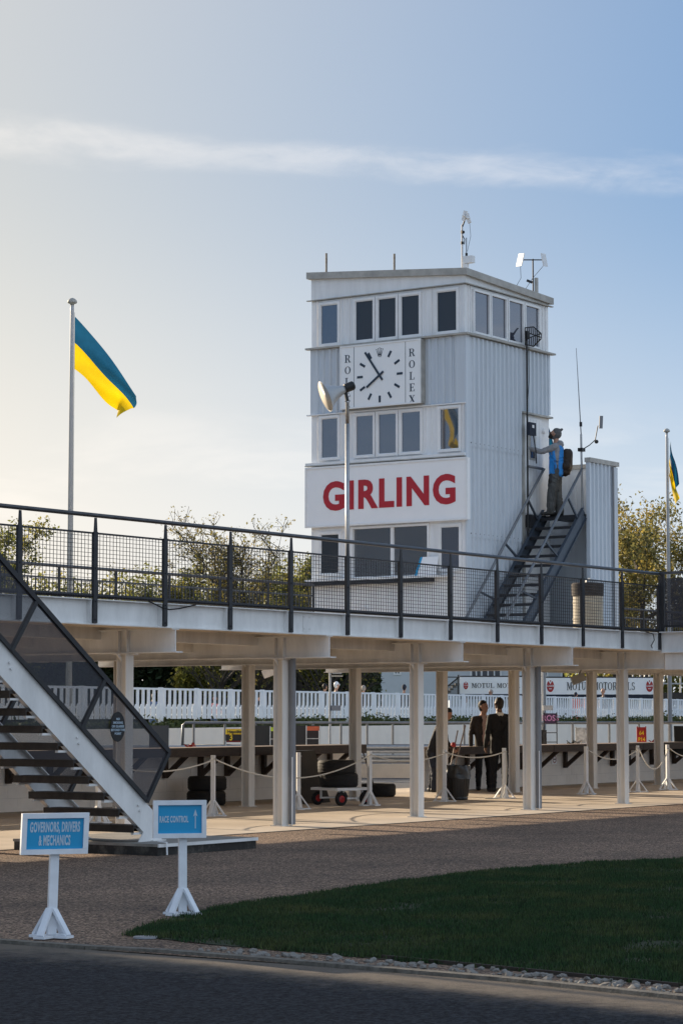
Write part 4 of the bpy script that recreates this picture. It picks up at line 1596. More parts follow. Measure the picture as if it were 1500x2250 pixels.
pr = thing('rope_post', 'tmp', 'post', (0, 0, 0), 'white rope barrier posts')
MB().box(-.03, .03, -.03, .03, .02, .92).build('post', 'frame_white', pr)
m_ = MB()
pyramid_base(m_, .20, .24)
m_.build('foot', 'frame_white', pr)
MB().lathe([(.014, 0), (.014, .02)], (0, -.03, .86), (0, -1, 0), n=8).build('rope_ring', 'galvanised', pr)
POSTS = [((29.41, 22.5), 'white rope post standing left of the downpipe column'), ((32.28, 22.95), 'white rope post half hidden behind the downpipe column'),
         ((34.24, 22.87), 'white rope post beside the tyre trolley'), ((36.60, 22.85), 'white rope post just left of the rubbish bin'), ((38.57, 22.79), 'white rope post in front of the two men with loose rope'),
         ((41.42, 22.64), 'white rope post below the no smoking sign'), ((43.10, 22.40), 'white rope post right behind the fifth front column'), ((44.70, 22.55), 'rightmost white rope post by the right picture edge'),
         ((26.6, 22.4), 'white rope post behind the stair flight'), ((46.6, 22.6), 'white rope post beyond the right picture edge')]
for i, ((x, y), lab) in enumerate(POSTS):
    if i == 0:
        pr.location = (x, y, 0)
        pr.rotation_euler = (0, 0, .35)
        o = pr
    else:
        o = copy_tree(pr, (x, y, 0), .35 + .5 * (i % 3))
    o['label'] = lab


def rope(a, b, sag, label, za=.86, zb=.86):
    pts = []
    for t in np.linspace(0, 1, 21):
        z = za + (zb - za) * t - sag * 4 * t * (1 - t)
        pts.append((a[0] + (b[0] - a[0]) * t, a[1] + (b[1] - a[1]) * t - .035, z))
    tag(MB().tube(pts, .011, 6).build('barrier_rope', 'rope', smooth=True), label, 'rope', 'barrier ropes between the posts')


P_ = [p for p, _ in POSTS]
rope(P_[8], P_[0], .16, 'white rope sagging behind the stair flight')
rope(P_[0], P_[2], .34, 'white rope sagging in front of the stacked tyres')
rope(P_[2], P_[3], .13, 'white rope crossing the gap in the counter wall')
rope(P_[3], P_[4], .10, 'white rope in front of the rubbish bin and two men')
rope(P_[5], P_[6], .20, 'white rope dipping behind the fifth front column')
rope(P_[6], P_[7], .42, 'deep sagging white rope at far right')
rope(P_[7], P_[9], .2, 'white rope running out of the right picture edge')
x, y = P_[4]
tag(MB().tube([(x, y - .04, .86), (x - .01, y - .06, .6), (x - .05, y - .07, .3), (x - .14, y - .08, .08), (x - .25, y - .10, .015), (x - .42, y - .05, .012), (x - .5, y + .12, .012)], .011, 6).build('barrier_rope', 'rope', smooth=True),
    'loose white rope end hanging to the floor', 'rope', 'barrier ropes between the posts')

# rubbish bin
bn = thing('rubbish_bin', 'black ribbed bin with a bin bag beside the rope post', 'bin', (37.42, 23.1, 0))
m_ = MB()
prof = [(.19, 0), (.20, .03), (.195, .05), (.235, .46), (.24, .48)]
m_.lathe(prof, (37.42, 23.1, 0), n=32)
m_.build('body', 'plastic_black', bn)
m_ = MB()
for k in range(26):
    a = 2 * math.pi * k / 26
    c, s = math.cos(a), math.sin(a)
    m_.bar((37.42 + c * .199, 23.1 + s * .199, .07), (37.42 + c * .232, 23.1 + s * .232, .42), .012, .012)
m_.each('rib', 'plastic_black', bn)
bm = bmesh.new()
bmesh.ops.create_cone(bm, cap_ends=False, segments=40, radius1=.245, radius2=.235, depth=.24)
bmesh.ops.subdivide_edges(bm, edges=[e for e in bm.edges if abs(e.verts[0].co.z - e.verts[1].co.z) > .1], cuts=5)
for v in bm.verts:
    k = mnoise.noise(v.co * 9) * .05 + mnoise.noise(v.co * 22) * .02
    v.co.x *= 1 + k * 2
    v.co.y *= 1 + k * 2
    v.co.z += k * .5
me = bpy.data.meshes.new('bin_bag')
bm.to_mesh(me)
bm.free()
me.materials.append(MATS['plastic_black'])
for p in me.polygons:
    p.use_smooth = True
me.transform(Matrix.Translation((37.42, 23.1, .50)))
o = link('bin_bag', me, bn)
MB().tube([(37.40, 22.9, .60), (37.46, 22.88, .67), (37.56, 22.9, .69)], .008, 5).build('bag_tie', 'plastic_black', bn)
MB().lathe([(.21, .47), (.20, .48)], (37.42, 23.1, 0), n=24).build('inside', 'black', bn)


# tyres
def tyre(loc, axis=(0, 0, 1), r=.33, w=.24, label='', group='loose racing tyres'):
    t = thing('tyre', label, 'tyre', loc, group)
    o = Vector(loc)
    hw = w / 2
    prof = [(r * .60, -hw * .8), (r * .72, -hw), (r * .90, -hw), (r * .97, -hw * .82), (r, -hw * .5), (r, hw * .5), (r * .97, hw * .82), (r * .90, hw), (r * .72, hw), (r * .60, hw * .8), (r * .585, 0)]
    MB().lathe(prof, o, axis, n=36, close=True).build('carcass', 'rubber', t, smooth=True)
    g = MB()
    ax = Vector(axis).normalized()
    for h in (-.30, -.1, .1, .30):
        g.lathe([(r * 1.003, h * w - .006), (r * 1.012, h * w), (r * 1.003, h * w + .006), (r * .98, h * w)], o, axis, n=36, close=True)
    g.each('tread_rib', 'rubber', t)
    return t


tyre((34.12, 23.42, .425), label='lower tyre of the two stacked on the trolley')
tyre((34.08, 23.44, .645), r=.32, label='upper tyre of the two stacked on the trolley')
tyre((38.0, 25.2, .125), r=.34, label='single tyre lying flat on the floor past the trolley')
tyre((32.75, 25.2, .125), r=.33, label='bottom tyre of the stack under the counter shelf')
tyre((32.80, 25.22, .37), r=.33, label='top tyre of the stack under the counter shelf')

# trolley
tr = thing('tyre_trolley', 'low white trolley with red hubbed wheels carrying two tyres', 'trolley', (34.2, 23.42, 0))
M0 = Matrix.Translation((34.20, 23.42, 0)) @ Matrix.Rotation(R(-18), 4, 'Z')


def tl(x, y, z):
    v = M0 @ Vector((x, y, z))
    return (v.x, v.y, v.z)


ex, ey = M0.to_3x3() @ Vector((1, 0, 0)), M0.to_3x3() @ Vector((0, 1, 0))
m_ = MB()
m_.obox(tl(0, 0, .285), (ex, ey, (0, 0, 1)), (.36, .36, .015))
for s in (-1, 1):
    m_.obox(tl(0, s * .365, .275), (ex, ey, (0, 0, 1)), (.37, .012, .02))
    m_.obox(tl(s * .375, 0, .275), (ex, ey, (0, 0, 1)), (.012, .352, .02))
m_.build('platform', 'frame_white', tr)
m_ = MB()
for sx in (-.24, .24):
    for sy in (-.26, .26):
        m_.obox(tl(sx, sy, .19), (ex, ey, (0, 0, 1)), (.015, .015, .079))
for sy in (-.26, .26):
    m_.obox(tl(0, sy, .12), (ex, ey, (0, 0, 1)), (.26, .014, .014))
m_.each('underframe_bar', 'frame_white', tr)
for sx in (-.26, .26):
    for sy in (-.33, .33):
        c = tl(sx, sy, .115)
        w = MB().lathe([(.06, -.03), (.10, -.035), (.115, -.02), (.115, .02), (.10, .035), (.06, .03)], c, ey, n=20, close=True).build('wheel', 'rubber', tr, smooth=True)
        MB().lathe([(.062, -.026), (.045, -.03), (.02, -.038), (.02, .038), (.045, .03), (.062, .026)], c, ey, n=14).build('hub', 'hub_red', w)

# tall dark cover board and brooms
cbd = thing('folded_gazebo', 'tall black folded cover leaning under the counter shelf behind the tyres', 'cover', (34.6, 24.2, 0))
m_ = MB()
m_.add([(33.85, 24.15, 0), (35.15, 24.30, 0), (35.45, 24.85, .90), (34.15, 24.65, .90), (33.83, 24.29, 0), (35.12, 24.44, 0), (35.42, 24.99, .90), (34.12, 24.79, .90)],
       [(0, 1, 2, 3), (7, 6, 5, 4), (0, 4, 5, 1), (1, 5, 6, 2), (2, 6, 7, 3), (3, 7, 4, 0)])
m_.build('cover', 'black', cbd)
m_ = MB()
for k in (0, .05):
    m_.tube([(33.74 + k, 24.10, .02), (34.05 + k, 24.62, .93)], .012, 6)
m_.each('pole', 'galvanised', cbd)
br = thing('broom', 'long handled broom leaning on the end of the left shelf', 'broom', (37.9, 25.3, 0))
MB().tube([(38.05, 25.28, .1), (37.62, 25.50, 1.42)], .014, 8).build('handle', 'timber_dark', br)
MB().box(37.92, 38.2, 25.2, 25.32, .0, .12).build('head', 'timber_dark', br)
br = thing('broom_pair', 'pair of wooden handled tools leaning by the right shelf end', 'tools', (40.7, 25.2, 0))
MB().tube([(40.35, 25.05, .2), (40.86, 25.02, 1.32)], .014, 8).build('handle', 'timber_top', br)
MB().tube([(40.30, 25.10, .2), (40.70, 25.10, 1.22)], .013, 8).build('handle', 'timber_top', br)
MB().lathe([(.001, 0), (.05, .02), (.055, .06), (.03, .09)], (40.42, 25.04, .90), (.4, 0, .9), n=12).build('red_grip', 'hub_red', br)

# signs in the foreground
def stand_sign(name, label, loc, bw, bh, zb, yawd, text, size, arrow=False, lean=0.0, shift=0.0):
    s = thing(name, label, 'sign', loc)
    n = Vector((-math.cos(YAW + R(yawd)), -math.sin(YAW + R(yawd)), 0))     # facing the viewer
    u = Vector((-n.y, n.x, 0))                                              # to the viewer's right
    v = (Vector((0, 0, 1)) + u * lean).normalized()
    o = Vector(loc)
    zt = zb + bh
    MB().bar(o + v * .02, o + v * (zb + .06) - n * .02, .062, .045, up=n).build('post', 'sign_frame', s)
    m = MB()
    w = .155
    bm_ = MB()
    pyramid_base(bm_, w, .20)
    q = Matrix.Rotation(YAW + R(yawd) + .75, 3, 'Z')
    bm_.v = [tuple(q @ Vector(p) + o) for p in bm_.v]
    bm_.build('foot', 'sign_frame', s)
    c = o + v * (zb + bh / 2) + n * .012 - u * shift
    MB().obox(c, (u, v, n), (bw / 2 - .02, bh / 2 - .02, .010)).build('panel', 'sign_blue', s)
    fw = .036
    f = MB()
    for a, b, ha, hb in ((0, bh / 2 - fw / 2, bw / 2, fw / 2), (0, -bh / 2 + fw / 2, bw / 2, fw / 2)):
        f.obox(c + u * a + v * b + n * .006, (u, v, n), (ha, hb, .022))
    for a in (-1, 1):
        f.obox(c + u * a * (bw / 2 - fw / 2) + n * .006, (u, v, n), (fw / 2, bh / 2 - fw - .0005, .0215))
    f.build('frame', 'sign_frame', s)
    me = fit(txt(text, .1, .0035, 1, .0012, spacing=1.1, line=.98), *size)
    place_txt(me, 'lettering', 'letter_pale', c + n * .0115 - u * (.045 if arrow else 0), u, v, s)
    if arrow:
        m = MB()
        c2 = c + n * .0105 + u * (bw / 2 - .085)
        m.obox(c2 - v * .012, (u, v, n), (.0035, .060, .001))
        m.prism([(-.017, .02), (0, .075), (.017, .02), (0, .034)], c2, u, v, n, .0015)
        m.build('arrow', 'letter_pale', s)
    return s


stand_sign('direction_sign', 'blue framed governors drivers and mechanics sign on a white stand', (12.88, 11.26, 0), .475, .285, .575, 20, 'GOVERNORS, DRIVERS\n& MECHANICS', (.355, .165), lean=.035, shift=.012)
stand_sign('direction_sign', 'blue framed race control arrow sign on a white stand', (14.90, 11.69, 0), .415, .29, .59, 14, 'RACE CONTROL', (.225, .052), True, lean=.0, shift=.030)
tag(MB().lathe([(.09, 0), (.085, .012)], (13.25, 10.72, -.004), n=12).build('drain_cover', 'pipe_grey'), 'small round metal cover in the gravel by the lawn tip', 'cover')

# ================================================================== BEYOND THE PIT LANE
# low concrete kerb, steel barrier, tube rail
ar = thing('steel_barrier', 'twin beam steel crash barrier beyond the pit lane', 'barrier', (*rd(2, 59), 0))
for z in (.46, .68):
    m = MB()
    for dz, dy in ((-.075, 0), (-.03, .04), (.03, .04), (.075, 0)):
        pass
    a, b = Vector((*rd(-16, 59.2), 0)), Vector((*rd(18, 59.2), 0))
    vd = Vector((math.cos(YAW), math.sin(YAW), 0))
    vs = []
    for p in (a, b):
        for dz, o in ((-.1, 0), (-.07, -.05), (-.03, -.05), (0, 0), (.03, -.05), (.07, -.05), (.1, 0)):
            vs.append(p + vd * o + Vector((0, 0, z + dz)))
    m.add(vs, [(i, i + 1, i + 8, i + 7) for i in range(6)])
    m.build('beam', 'galvanised', ar)
for r_ in np.arange(-15, 18, 2.4):
    MB().box(*(lambda p: (p[0] - .04, p[0] + .04, p[1] - .04, p[1] + .04))(rd(r_, 59.35)), 0, .78).build('post', 'galvanised', ar)
kb = MB().bar((*rd(-16, 58.9), .17), (*rd(18, 58.9), .17), .3, .34)
tag(kb.build('concrete_kerb', 'concrete'), 'low concrete kerb wall in front of the steel barrier', 'kerb')
tr_ = thing('tube_railing', 'grey tube railing in front of the white track wall', 'railing', (*rd(2, 60), 0))
r0, r1 = (402 - 750) / 5312 * 60, 11.5
p = [Vector((*rd(r0, 60), .4)), Vector((*rd(r0 + .02, 60), 1.27)), Vector((*rd(r0 + .08, 60), 1.325)), Vector((*rd(r1, 60), 1.325))]
MB().tube(p, .035, 8).build('top_tube', 'galv', tr_, smooth=True)
MB().tube([Vector((*rd(r0 + .05, 60), .77)), Vector((*rd(r1, 60), .77))], .03, 8).build('mid_tube', 'galv', tr_, smooth=True)
for k, px in enumerate([427, 495, 562, 688, 749, 806, 862, 1018, 1077, 1132, 1190, 1255, 1335, 1400, 1467, 1530, 1600]):
    q = rd((px - 750) / 5312 * 60, 60)
    MB().tube([(*q, .3), (*q, 1.31)], .03, 8).build('post', 'galv', tr_)

# track wall, planting and picket fence run obliquely away to the right
fd = Vector((.377, .926))


def fpt(t, off=0.0):
    """point t metres along the fence line, off metres towards the viewer"""
    r_, d_ = -5.8 + fd.x * t, 68 + fd.y * t
    r_ += fd.y * off
    d_ -= fd.x * off
    return rd(r_, d_)


wv = MB()
wv.bar((*fpt(-22, 1.0), .57), (*fpt(85, 1.0), .57), .25, 1.15)
wall = wv.build('track_wall', 'track_cream')
tag(wall, 'long cream track wall below the picket fence', 'wall')
bk_ = MB()
bk_.add([(*fpt(-24, .9), 1.05), (*fpt(88, .9), 1.05), (*fpt(88, -.3), 1.05), (*fpt(-24, -.3), 1.05)], [(0, 1, 2, 3)])
bk_.add([(*fpt(-24, -.3), .9), (*fpt(88, -.3), .9), (*fpt(88, -30), .9), (*fpt(-24, -30), .9)], [(0, 1, 2, 3)])
tag(bk_.build('verge', 'far_grass'), None, kind='structure')
pf = thing('picket_fence', 'long white picket fence above the track wall', 'fence', (*fpt(30), 1.3))
pm = MB().box(-.078, .078, -.012, .012, 1.40, 2.24).mesh('paling', 'fence_white')
km = MB().prism([(-.065, 1.40), (.065, 1.40), (.065, 1.74), (0, 1.82), (-.065, 1.74)], (0, -.036, 0), (1, 0, 0), (0, 0, 1), (0, 1, 0), .022).mesh('picket', 'fence_white')
qm = MB().box(-.07, .07, -.05, .05, 1.2, 2.30).mesh('post', 'fence_white')
fang = math.atan2(fpt(1)[1] - fpt(0)[1], fpt(1)[0] - fpt(0)[0])
N_PALE = 262
step = .34
tstart = -10.0
t = tstart
cnt = 0
while cnt < N_PALE:
    o = link('paling', pm, pf)
    o.location = (*fpt(t), 0)
    o.rotation_euler = (0, 0, fang)
    o = link('picket', km, pf)
    o.location = (*fpt(t + step / 2), 0)
    o.rotation_euler = (0, 0, fang)
    t += step
    cnt += 1
for z in (1.52, 1.72, 2.255):
    w = .05 if z < 2 else .09
    MB().bar((*fpt(tstart - .5, -.03), z), (*fpt(79, -.03), z), .03 if z < 2 else .09, w if z < 2 else .06).build('rail', 'fence_white', pf)
for t in np.arange(-10.2, 79, 2.38):
    o = link('post', qm, pf)
    o.location = (*fpt(t, -.02), 0)
    o.rotation_euler = (0, 0, fang)


def leaves(n, pts_fn, size, up=.3):
    """n random leaf quads; pts_fn(n) -> (n,3) centres"""
    P = pts_fn(n)
    n = len(P)
    a = rng.normal(size=(n, 3))
    a /= np.linalg.norm(a, axis=1)[:, None]
    b = rng.normal(size=(n, 3))
    b -= (b * a).sum(1)[:, None] * a
    b /= np.linalg.norm(b, axis=1)[:, None]
    s = size * rng.uniform(.55, 1.3, n)[:, None]
    w = s * rng.uniform(.45, .8, n)[:, None]
    c = np.cross(a, b) * s * .18
    V = np.stack([P - a * s, P + b * w * .8 + c, P + a * s, P - b * w * .8 + c], 1)
    return V.reshape(-1, 3)


def leaf_obj(name, V, m, parent=None):
    me = tri_mesh(name, V, 4)
    me.materials.append(MATS[m])
    return link(name, me, parent)


# planting along the foot of the fence
def shrub_pts(n):
    t = rng.uniform(-14, 80, n)
    hgt = np.array([.20 + .26 * max(0, mnoise.noise((q * .33, 4.2, 0)) + .12) + .1 * mnoise.noise((q * 1.9, 1.2, 0)) for q in t])
    off = rng.uniform(.15, .95, n)
    z = 1.10 + np.abs(rng.normal(0, .5, n)) * hgt
    xy = np.array([fpt(a, b) for a, b in zip(t, off)])
    return np.column_stack([xy, z])


o = leaf_obj('verge_planting', leaves(26000, shrub_pts, .075), 'leaf_shrub')
tag(o, 'low green planting along the foot of the picket fence', 'plants', kind='stuff')
# spiky grass tufts
n = 9000
t = rng.uniform(-14, 80, n)
xy = np.array([fpt(a, b) for a, b in zip(t, rng.uniform(.1, .95, n))])
hh = rng.uniform(.12, .42, n) * (.6 + .4 * np.sin(t * .9))
V = np.zeros((n, 3, 3))
V[:, 0] = np.column_stack([xy - .012, np.full(n, 1.08)])
V[:, 1] = np.column_stack([xy + .012, np.full(n, 1.08)])
V[:, 2] = np.column_stack([xy + rng.normal(0, .12, (n, 2)), 1.08 + hh])
me = tri_mesh('verge_tufts', V.reshape(-1, 3), 3)
me.materials.append(MATS['leaf_shrub'])
tag(link('verge_tufts', me), 'spiky grass tufts under the picket fence', 'grass', kind='stuff')


# ------------------------------------------------------------------ trees
def tree(name, label, base, height, width, crown0, nleaf, lsize, leafm, seed, limbs=7, spread=.55, group='trees beyond the track', subs=9, bare=0.0, twigs=4):
    rg = random.Random(seed)
    t = thing(name, label, 'tree', (*base, 0), group)
    tk = MB()
    B = Vector((*base, 0))
    tips = []

    def branch(p, d, ln, r, n=5, wob=.16):
        pts, rs = [p.copy()], [r]
        q = p.copy()
        dd = d.copy()
        for i in range(n):
            dd = (dd + Vector((rg.gauss(0, wob), rg.gauss(0, wob), rg.gauss(.04, wob * .5)))).normalized()
            q = q + dd * (ln / n)
            pts.append(q.copy())
            rs.append(max(r * (1 - (i + 1) / (n + .4)), .008))
        tk.tube(pts, rs, 5, caps=False)
        return pts

    tr0 = branch(B, Vector((0, 0, 1)), crown0 + (height - crown0) * .55, height * .016 + .05, 6, .06)
    for i in range(limbs):
        f = rg.uniform(.30, 1.0)
        k = f * (len(tr0) - 1)
        p = tr0[int(k)].lerp(tr0[min(int(k) + 1, len(tr0) - 1)], k - int(k))
        p.z = max(p.z, crown0 * .8)
        a = rg.uniform(0, 6.283)
        up = rg.uniform(.45, 1.3)
        d = Vector((math.cos(a), math.sin(a), up)).normalized()
        room = (height - p.z)
        ln = min(room / max(d.z, .3) * rg.uniform(.75, .98), width * .62 / max((1 - d.z ** 2) ** .5, .25))
        b1 = branch(p, d, ln, height * .007 + .02, 6, .12)
        for j in range(subs):
            k = rg.uniform(1.5, len(b1) - 1)
            q = b1[int(k)].lerp(b1[min(int(k) + 1, len(b1) - 1)], k - int(k))
            d2 = (d + Vector((rg.gauss(0, spread), rg.gauss(0, spread), rg.gauss(.25, .4)))).normalized()
            b2 = branch(q, d2, ln * rg.uniform(.2, .42), .022, 4, .2)
            tips += b2[1:]
            for _ in range(twigs):
                q2 = b2[rg.randrange(1, len(b2))]
                d3 = (d2 + Vector((rg.gauss(0, .7), rg.gauss(0, .7), rg.gauss(.2, .5)))).normalized()
                b3 = branch(q2, d3, ln * rg.uniform(.08, .2), .012, 2, .25)
                tips += b3[1:]
    tk.build('trunk', 'bark', t)
    T = np.array([tuple(p) for p in tips])

    def pf_(n):
        i = rng.integers(0, len(T), n)
        P = T[i] + rng.normal(0, lsize * 2.0, (n, 3))
        return P[P[:, 2] > crown0 * .6]
    leaf_obj('crown', leaves(nleaf, pf_, lsize), leafm, t)
    return t


tree('autumn_tree', 'tall golden leaved tree filling the gap right of the enclosure', cw(1415, 140), 16.6, 6.8, 2.4, 12500, .125, 'leaf_autumn', 5, limbs=15, subs=10)
tree('autumn_tree', 'golden leaved tree cut by the right picture edge', cw(1520, 144), 16.9, 7.0, 2.4, 12000, .125, 'leaf_autumn', 8, limbs=14, subs=10)
tree('autumn_tree', 'lower golden tree half hidden by the enclosure edge', cw(1350, 148), 12.4, 6.2, 1.5, 8000, .12, 'leaf_autumn', 18, limbs=10, subs=8)
tree('green_tree', 'green gold tree at the far left edge behind the railing', cw(25, 108), 10.4, 4.4, 1.4, 20000, .085, 'leaf_green', 11, limbs=13)
tree('green_tree', 'small pointed yellow green tree right of the left flagpole', cw(445, 104), 9.3, 2.6, 1.2, 13000, .08, 'leaf_green', 12, limbs=12, spread=.4)
tree('bare_tree', 'thinly leaved twiggy tree against the left side of the tower', cw(595, 100), 10.2, 4.6, 1.0, 15000, .06, 'leaf_autumn', 13, limbs=18, subs=14, twigs=7)
tree('bare_tree', 'taller yellowing tree just left of the tower', cw(662, 104), 10.9, 3.0, 1.2, 15000, .08, 'leaf_green', 14, limbs=13)
# trees on the far side of the forecourt, mirrored in the tower windows
tree('green_tree', 'green tree beyond the left picture edge mirrored in the tower windows', (-10, 58), 10.5, 6.0, 1.5, 7000, .12, 'leaf_green', 21, limbs=12)
tree('green_tree', 'second green tree beyond the left picture edge mirrored in the tower windows', (-19, 60), 9.0, 6.0, 1.5, 6000, .12, 'leaf_green', 22, limbs=12)


# low wood behind the fence: reads as one mass
def wood_pts(n, low=True):
    px = rng.uniform(-60, 835, n)
    d = 112 + rng.uniform(-3, 5, n)
    top = np.array([8.3 + 1.5 * mnoise.noise((p * .013, 1.7, 0)) + .8 * mnoise.noise((p * .05, 3.1, 0)) for p in px])
    z = 1.2 + (np.minimum(top, 5.0) - 1.2) * rng.beta(1.0, 1.1, n) if low else 3.8 + (top - 3.8) * rng.beta(1.0, 1.6, n)
    r_ = (px - 750) / 5312 * d
    s, c = math.sin(YAW), math.cos(YAW)
    return np.column_stack([r_ * s + d * c, -r_ * c + d * s, z])


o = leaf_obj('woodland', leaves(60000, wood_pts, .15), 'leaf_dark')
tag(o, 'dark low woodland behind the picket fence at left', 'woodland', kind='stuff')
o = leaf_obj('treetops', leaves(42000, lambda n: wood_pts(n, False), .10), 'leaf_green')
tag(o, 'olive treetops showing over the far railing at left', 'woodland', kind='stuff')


def wood2(n):
    px = rng.uniform(1240, 1640, n)
    d = 158 + rng.uniform(-3, 5, n)
    z = 1.2 + (4.9 + .8 * np.sin(px * .06)) * rng.beta(1.2, 1.2, n)
    r_ = (px - 750) / 5312 * d
    s, c = math.sin(YAW), math.cos(YAW)
    return np.column_stack([r_ * s + d * c, -r_ * c + d * s, z])


tag(leaf_obj('woodland', leaves(9000, wood2, .20), 'leaf_green'), 'green gold hedge wood behind the advertising banners at right', 'woodland', kind='stuff')
for px, lab in ((470, 'bare brown stems showing against the dark wood left of centre'), (725, 'bare twiggy shrub behind the fence by the lamp post')):
    tree('bare_shrub', lab, cw(px, 96), 5.6, 3.4, .4, 500, .07, 'leaf_green', px, limbs=16, subs=6, group='bare shrubs behind the fence')

# ------------------------------------------------------------------ buildings and banners far behind
hb = thing('white_house', 'white rendered building behind the advertising banners', 'building', (*cw(1000, 166), 0))
d0 = 166
fwd = Vector((math.cos(YAW), math.sin(YAW), 0))


def facade_box(r0, r1, d0, d1, z0, z1):
    m = MB()
    c = Vector((*rd((r0 + r1) / 2, (d0 + d1) / 2), (z0 + z1) / 2))
    return m.obox(c, (RT, fwd, (0, 0, 1)), ((r1 - r0) / 2, (d1 - d0) / 2, (z1 - z0) / 2))


def pr_(px, d):
    return (px - 750) / 5312 * d


facade_box(pr_(825, d0), pr_(1243, d0), d0, d0 + 9, 0, 6.6).build('wall', 'render_white', hb)
m = MB()
ra, rb = pr_(818, d0), pr_(1250, d0)
vs = []
for r_ in (ra, rb):
    for dd, z in ((d0 - .4, 6.6), (d0 + 4.5, 7.6), (d0 + 9.4, 6.6), (d0 - .4, 6.5), (d0 + 9.4, 6.5)):
        vs.append((*rd(r_, dd), z))
m.add(vs, [(0, 5, 6, 1), (1, 6, 7, 2), (0, 1, 2, 4, 3), (5, 8, 9, 7, 6), (3, 8, 5, 0), (2, 7, 9, 4), (3, 4, 9, 8)])
m.build('roof', 'pipe_grey', hb)
for px0, px1, y0, y1, k in ((866, 878, 1471, 1481, 2), (1034, 1056, 1474, 1487, 2), (1057, 1098, 1474, 1487, 3), (1143, 1160, 1474, 1486, 2), (1186, 1200, 1474, 1486, 2), (1232, 1241, 1476, 1488, 1)):
    r0_, r1_ = pr_(px0, d0), pr_(px1, d0)
    z0, z1 = zz(y1, d0), zz(y0, d0) + .5
    w = facade_box(r0_ - .08, r1_ + .08, d0 - .06, d0 - .001, z0 - .08, z1 + .08).build('window', 'frame_white', hb)
    for j in range(k):
        a = r0_ + (r1_ - r0_) * j / k + .05
        b = r0_ + (r1_ - r0_) * (j + 1) / k - .05
        for zz0, zz1 in ((z0 + .03, (z0 + z1) / 2 - .03), ((z0 + z1) / 2 + .03, z1 - .03)):
            facade_box(a, b, d0 - .08, d0 - .0605, zz0, zz1).build('pane', 'pane_dark', w)


def banner(name, label, px0, px1, d, z0, z1, badges, words, hgt, xs):
    b = thing(name, label, 'banner', (*cw((px0 + px1) / 2, d), z0))
    facade_box(pr_(px0, d), pr_(px1, d), d, d + .08, z0, z1).build('panel', 'sign_white', b)
    fr = facade_box(pr_(px0, d), pr_(px1, d), d + .0, d + .15, z1 + .002, z1 + .07)
    fr.build('top_rail', 'dark_metal', b)
    facade_box(pr_(px0, d), pr_(px1, d), d - .05, d + .5, z0 - .28, z0 - .01).build('skirting', 'navy_cloth', b)
    n = -fwd
    for px, hz_ in badges:
        c = Vector((*rd(pr_(px, d), d - .012), (z0 + z1) / 2))
        m = MB().prism([(hz_ * .62 * math.cos(a), hz_ * math.sin(a)) for a in np.linspace(0, 6.283, 25)[:-1]], c, RT, (0, 0, 1), -n, .01)
        bd = m.build('badge', 'badge_red', b)
        m = MB()
        m.prism([(-.30 * hz_, .95 * hz_), (-.12 * hz_, .95 * hz_), (0, .62 * hz_), (.12 * hz_, .95 * hz_), (.30 * hz_, .95 * hz_), (0, .30 * hz_)], c + n * .005, RT, (0, 0, 1), n, .004)
        m.prism([(-.50 * hz_, .20 * hz_), (.50 * hz_, .20 * hz_), (.56 * hz_, -.10 * hz_), (-.56 * hz_, -.10 * hz_)], c + n * .004, RT, (0, 0, 1), n, .003)
        m.prism([(-.25 * hz_, -.40 * hz_), (.25 * hz_, -.40 * hz_), (.22 * hz_, -.50 * hz_), (-.22 * hz_, -.50 * hz_)], c + n * .004, RT, (0, 0, 1), n, .003)
        m.build('badge_mark', 'sign_white', bd)
        me = txt('MOTUL', hz_ * .34, .004, .8, .002)
        place_txt(me, 'badge_lettering', 'badge_red', c + n * .010 + Vector((0, 0, .05 * hz_)), RT, (0, 0, 1), bd)
    m = MB()
    for w, pxc in words:
        serif(m, w, hgt, Vector((*rd(pr_(pxc, d), d - .004), (z0 + z1) / 2 - hgt / 2)), RT, (0, 0, 1), n, xs=xs, t=.012)
    m.build('lettering', 'ink', b)
    return b


D1 = 127
banner('advertising_banner', 'white motor oils banner with one red badge and smaller letters', 1009, 1191, D1, zz(1525, D1), zz(1488, D1), [(1022, .20)], [('MOTUL MOTOR OILS', 1107)], .25, .98)
banner('advertising_banner', 'white motor oils banner with two red badges and taller letters', 1192, 1436, D1, zz(1526, D1), zz(1490, D1), [(1207, .31), (1424, .30)], [('MOTUL MOTOR OILS', 1318)], .41, .62)
facade_box(pr_(990, D1), pr_(1440, D1), D1 + .3, D1 + 5, 1.2, zz(1526, D1) - .3).build('banner_terrace', 'render_white')
o = bpy.data.objects['banner_terrace']
tag(o, 'pale terrace base under the advertising banners', 'terrace')
stp = thing('terrace_steps', 'black railed steps at the left end of the advertising banners', 'steps', (*cw(990, D1), 0))
m = MB()
for px in np.arange(976, 1008, 2.2):
    z0_ = zz(1526, D1) - .1
    z1_ = z0_ + .2 + (px - 972) / 36 * .95
    m.obox((*rd(pr_(px, D1), D1 - .5), (z0_ + z1_) / 2), (RT, fwd, (0, 0, 1)), (.012, .012, (z1_ - z0_) / 2))
for dd in (-.5, .4):
    m.bar((*rd(pr_(970, D1), D1 + dd), zz(1518, D1)), (*rd(pr_(1007, D1), D1 + dd), zz(1488, D1)), .05, .05)
for px in (982, 1006):
    m.obox((*rd(pr_(px, D1), D1 + .4), zz(1506, D1)), (RT, fwd, (0, 0, 1)), (.03, .03, .55))
m.bar((*rd(pr_(982, D1), D1 + .4), zz(1488, D1)), (*rd(pr_(1007, D1), D1 + .4), zz(1488, D1)), .05, .05)
m.bar((*rd(pr_(982, D1), D1 + .4), zz(1506, D1)), (*rd(pr_(1007, D1), D1 + .4), zz(1506, D1)), .04, .04)
m.build('railing', 'black', stp)
m = MB()
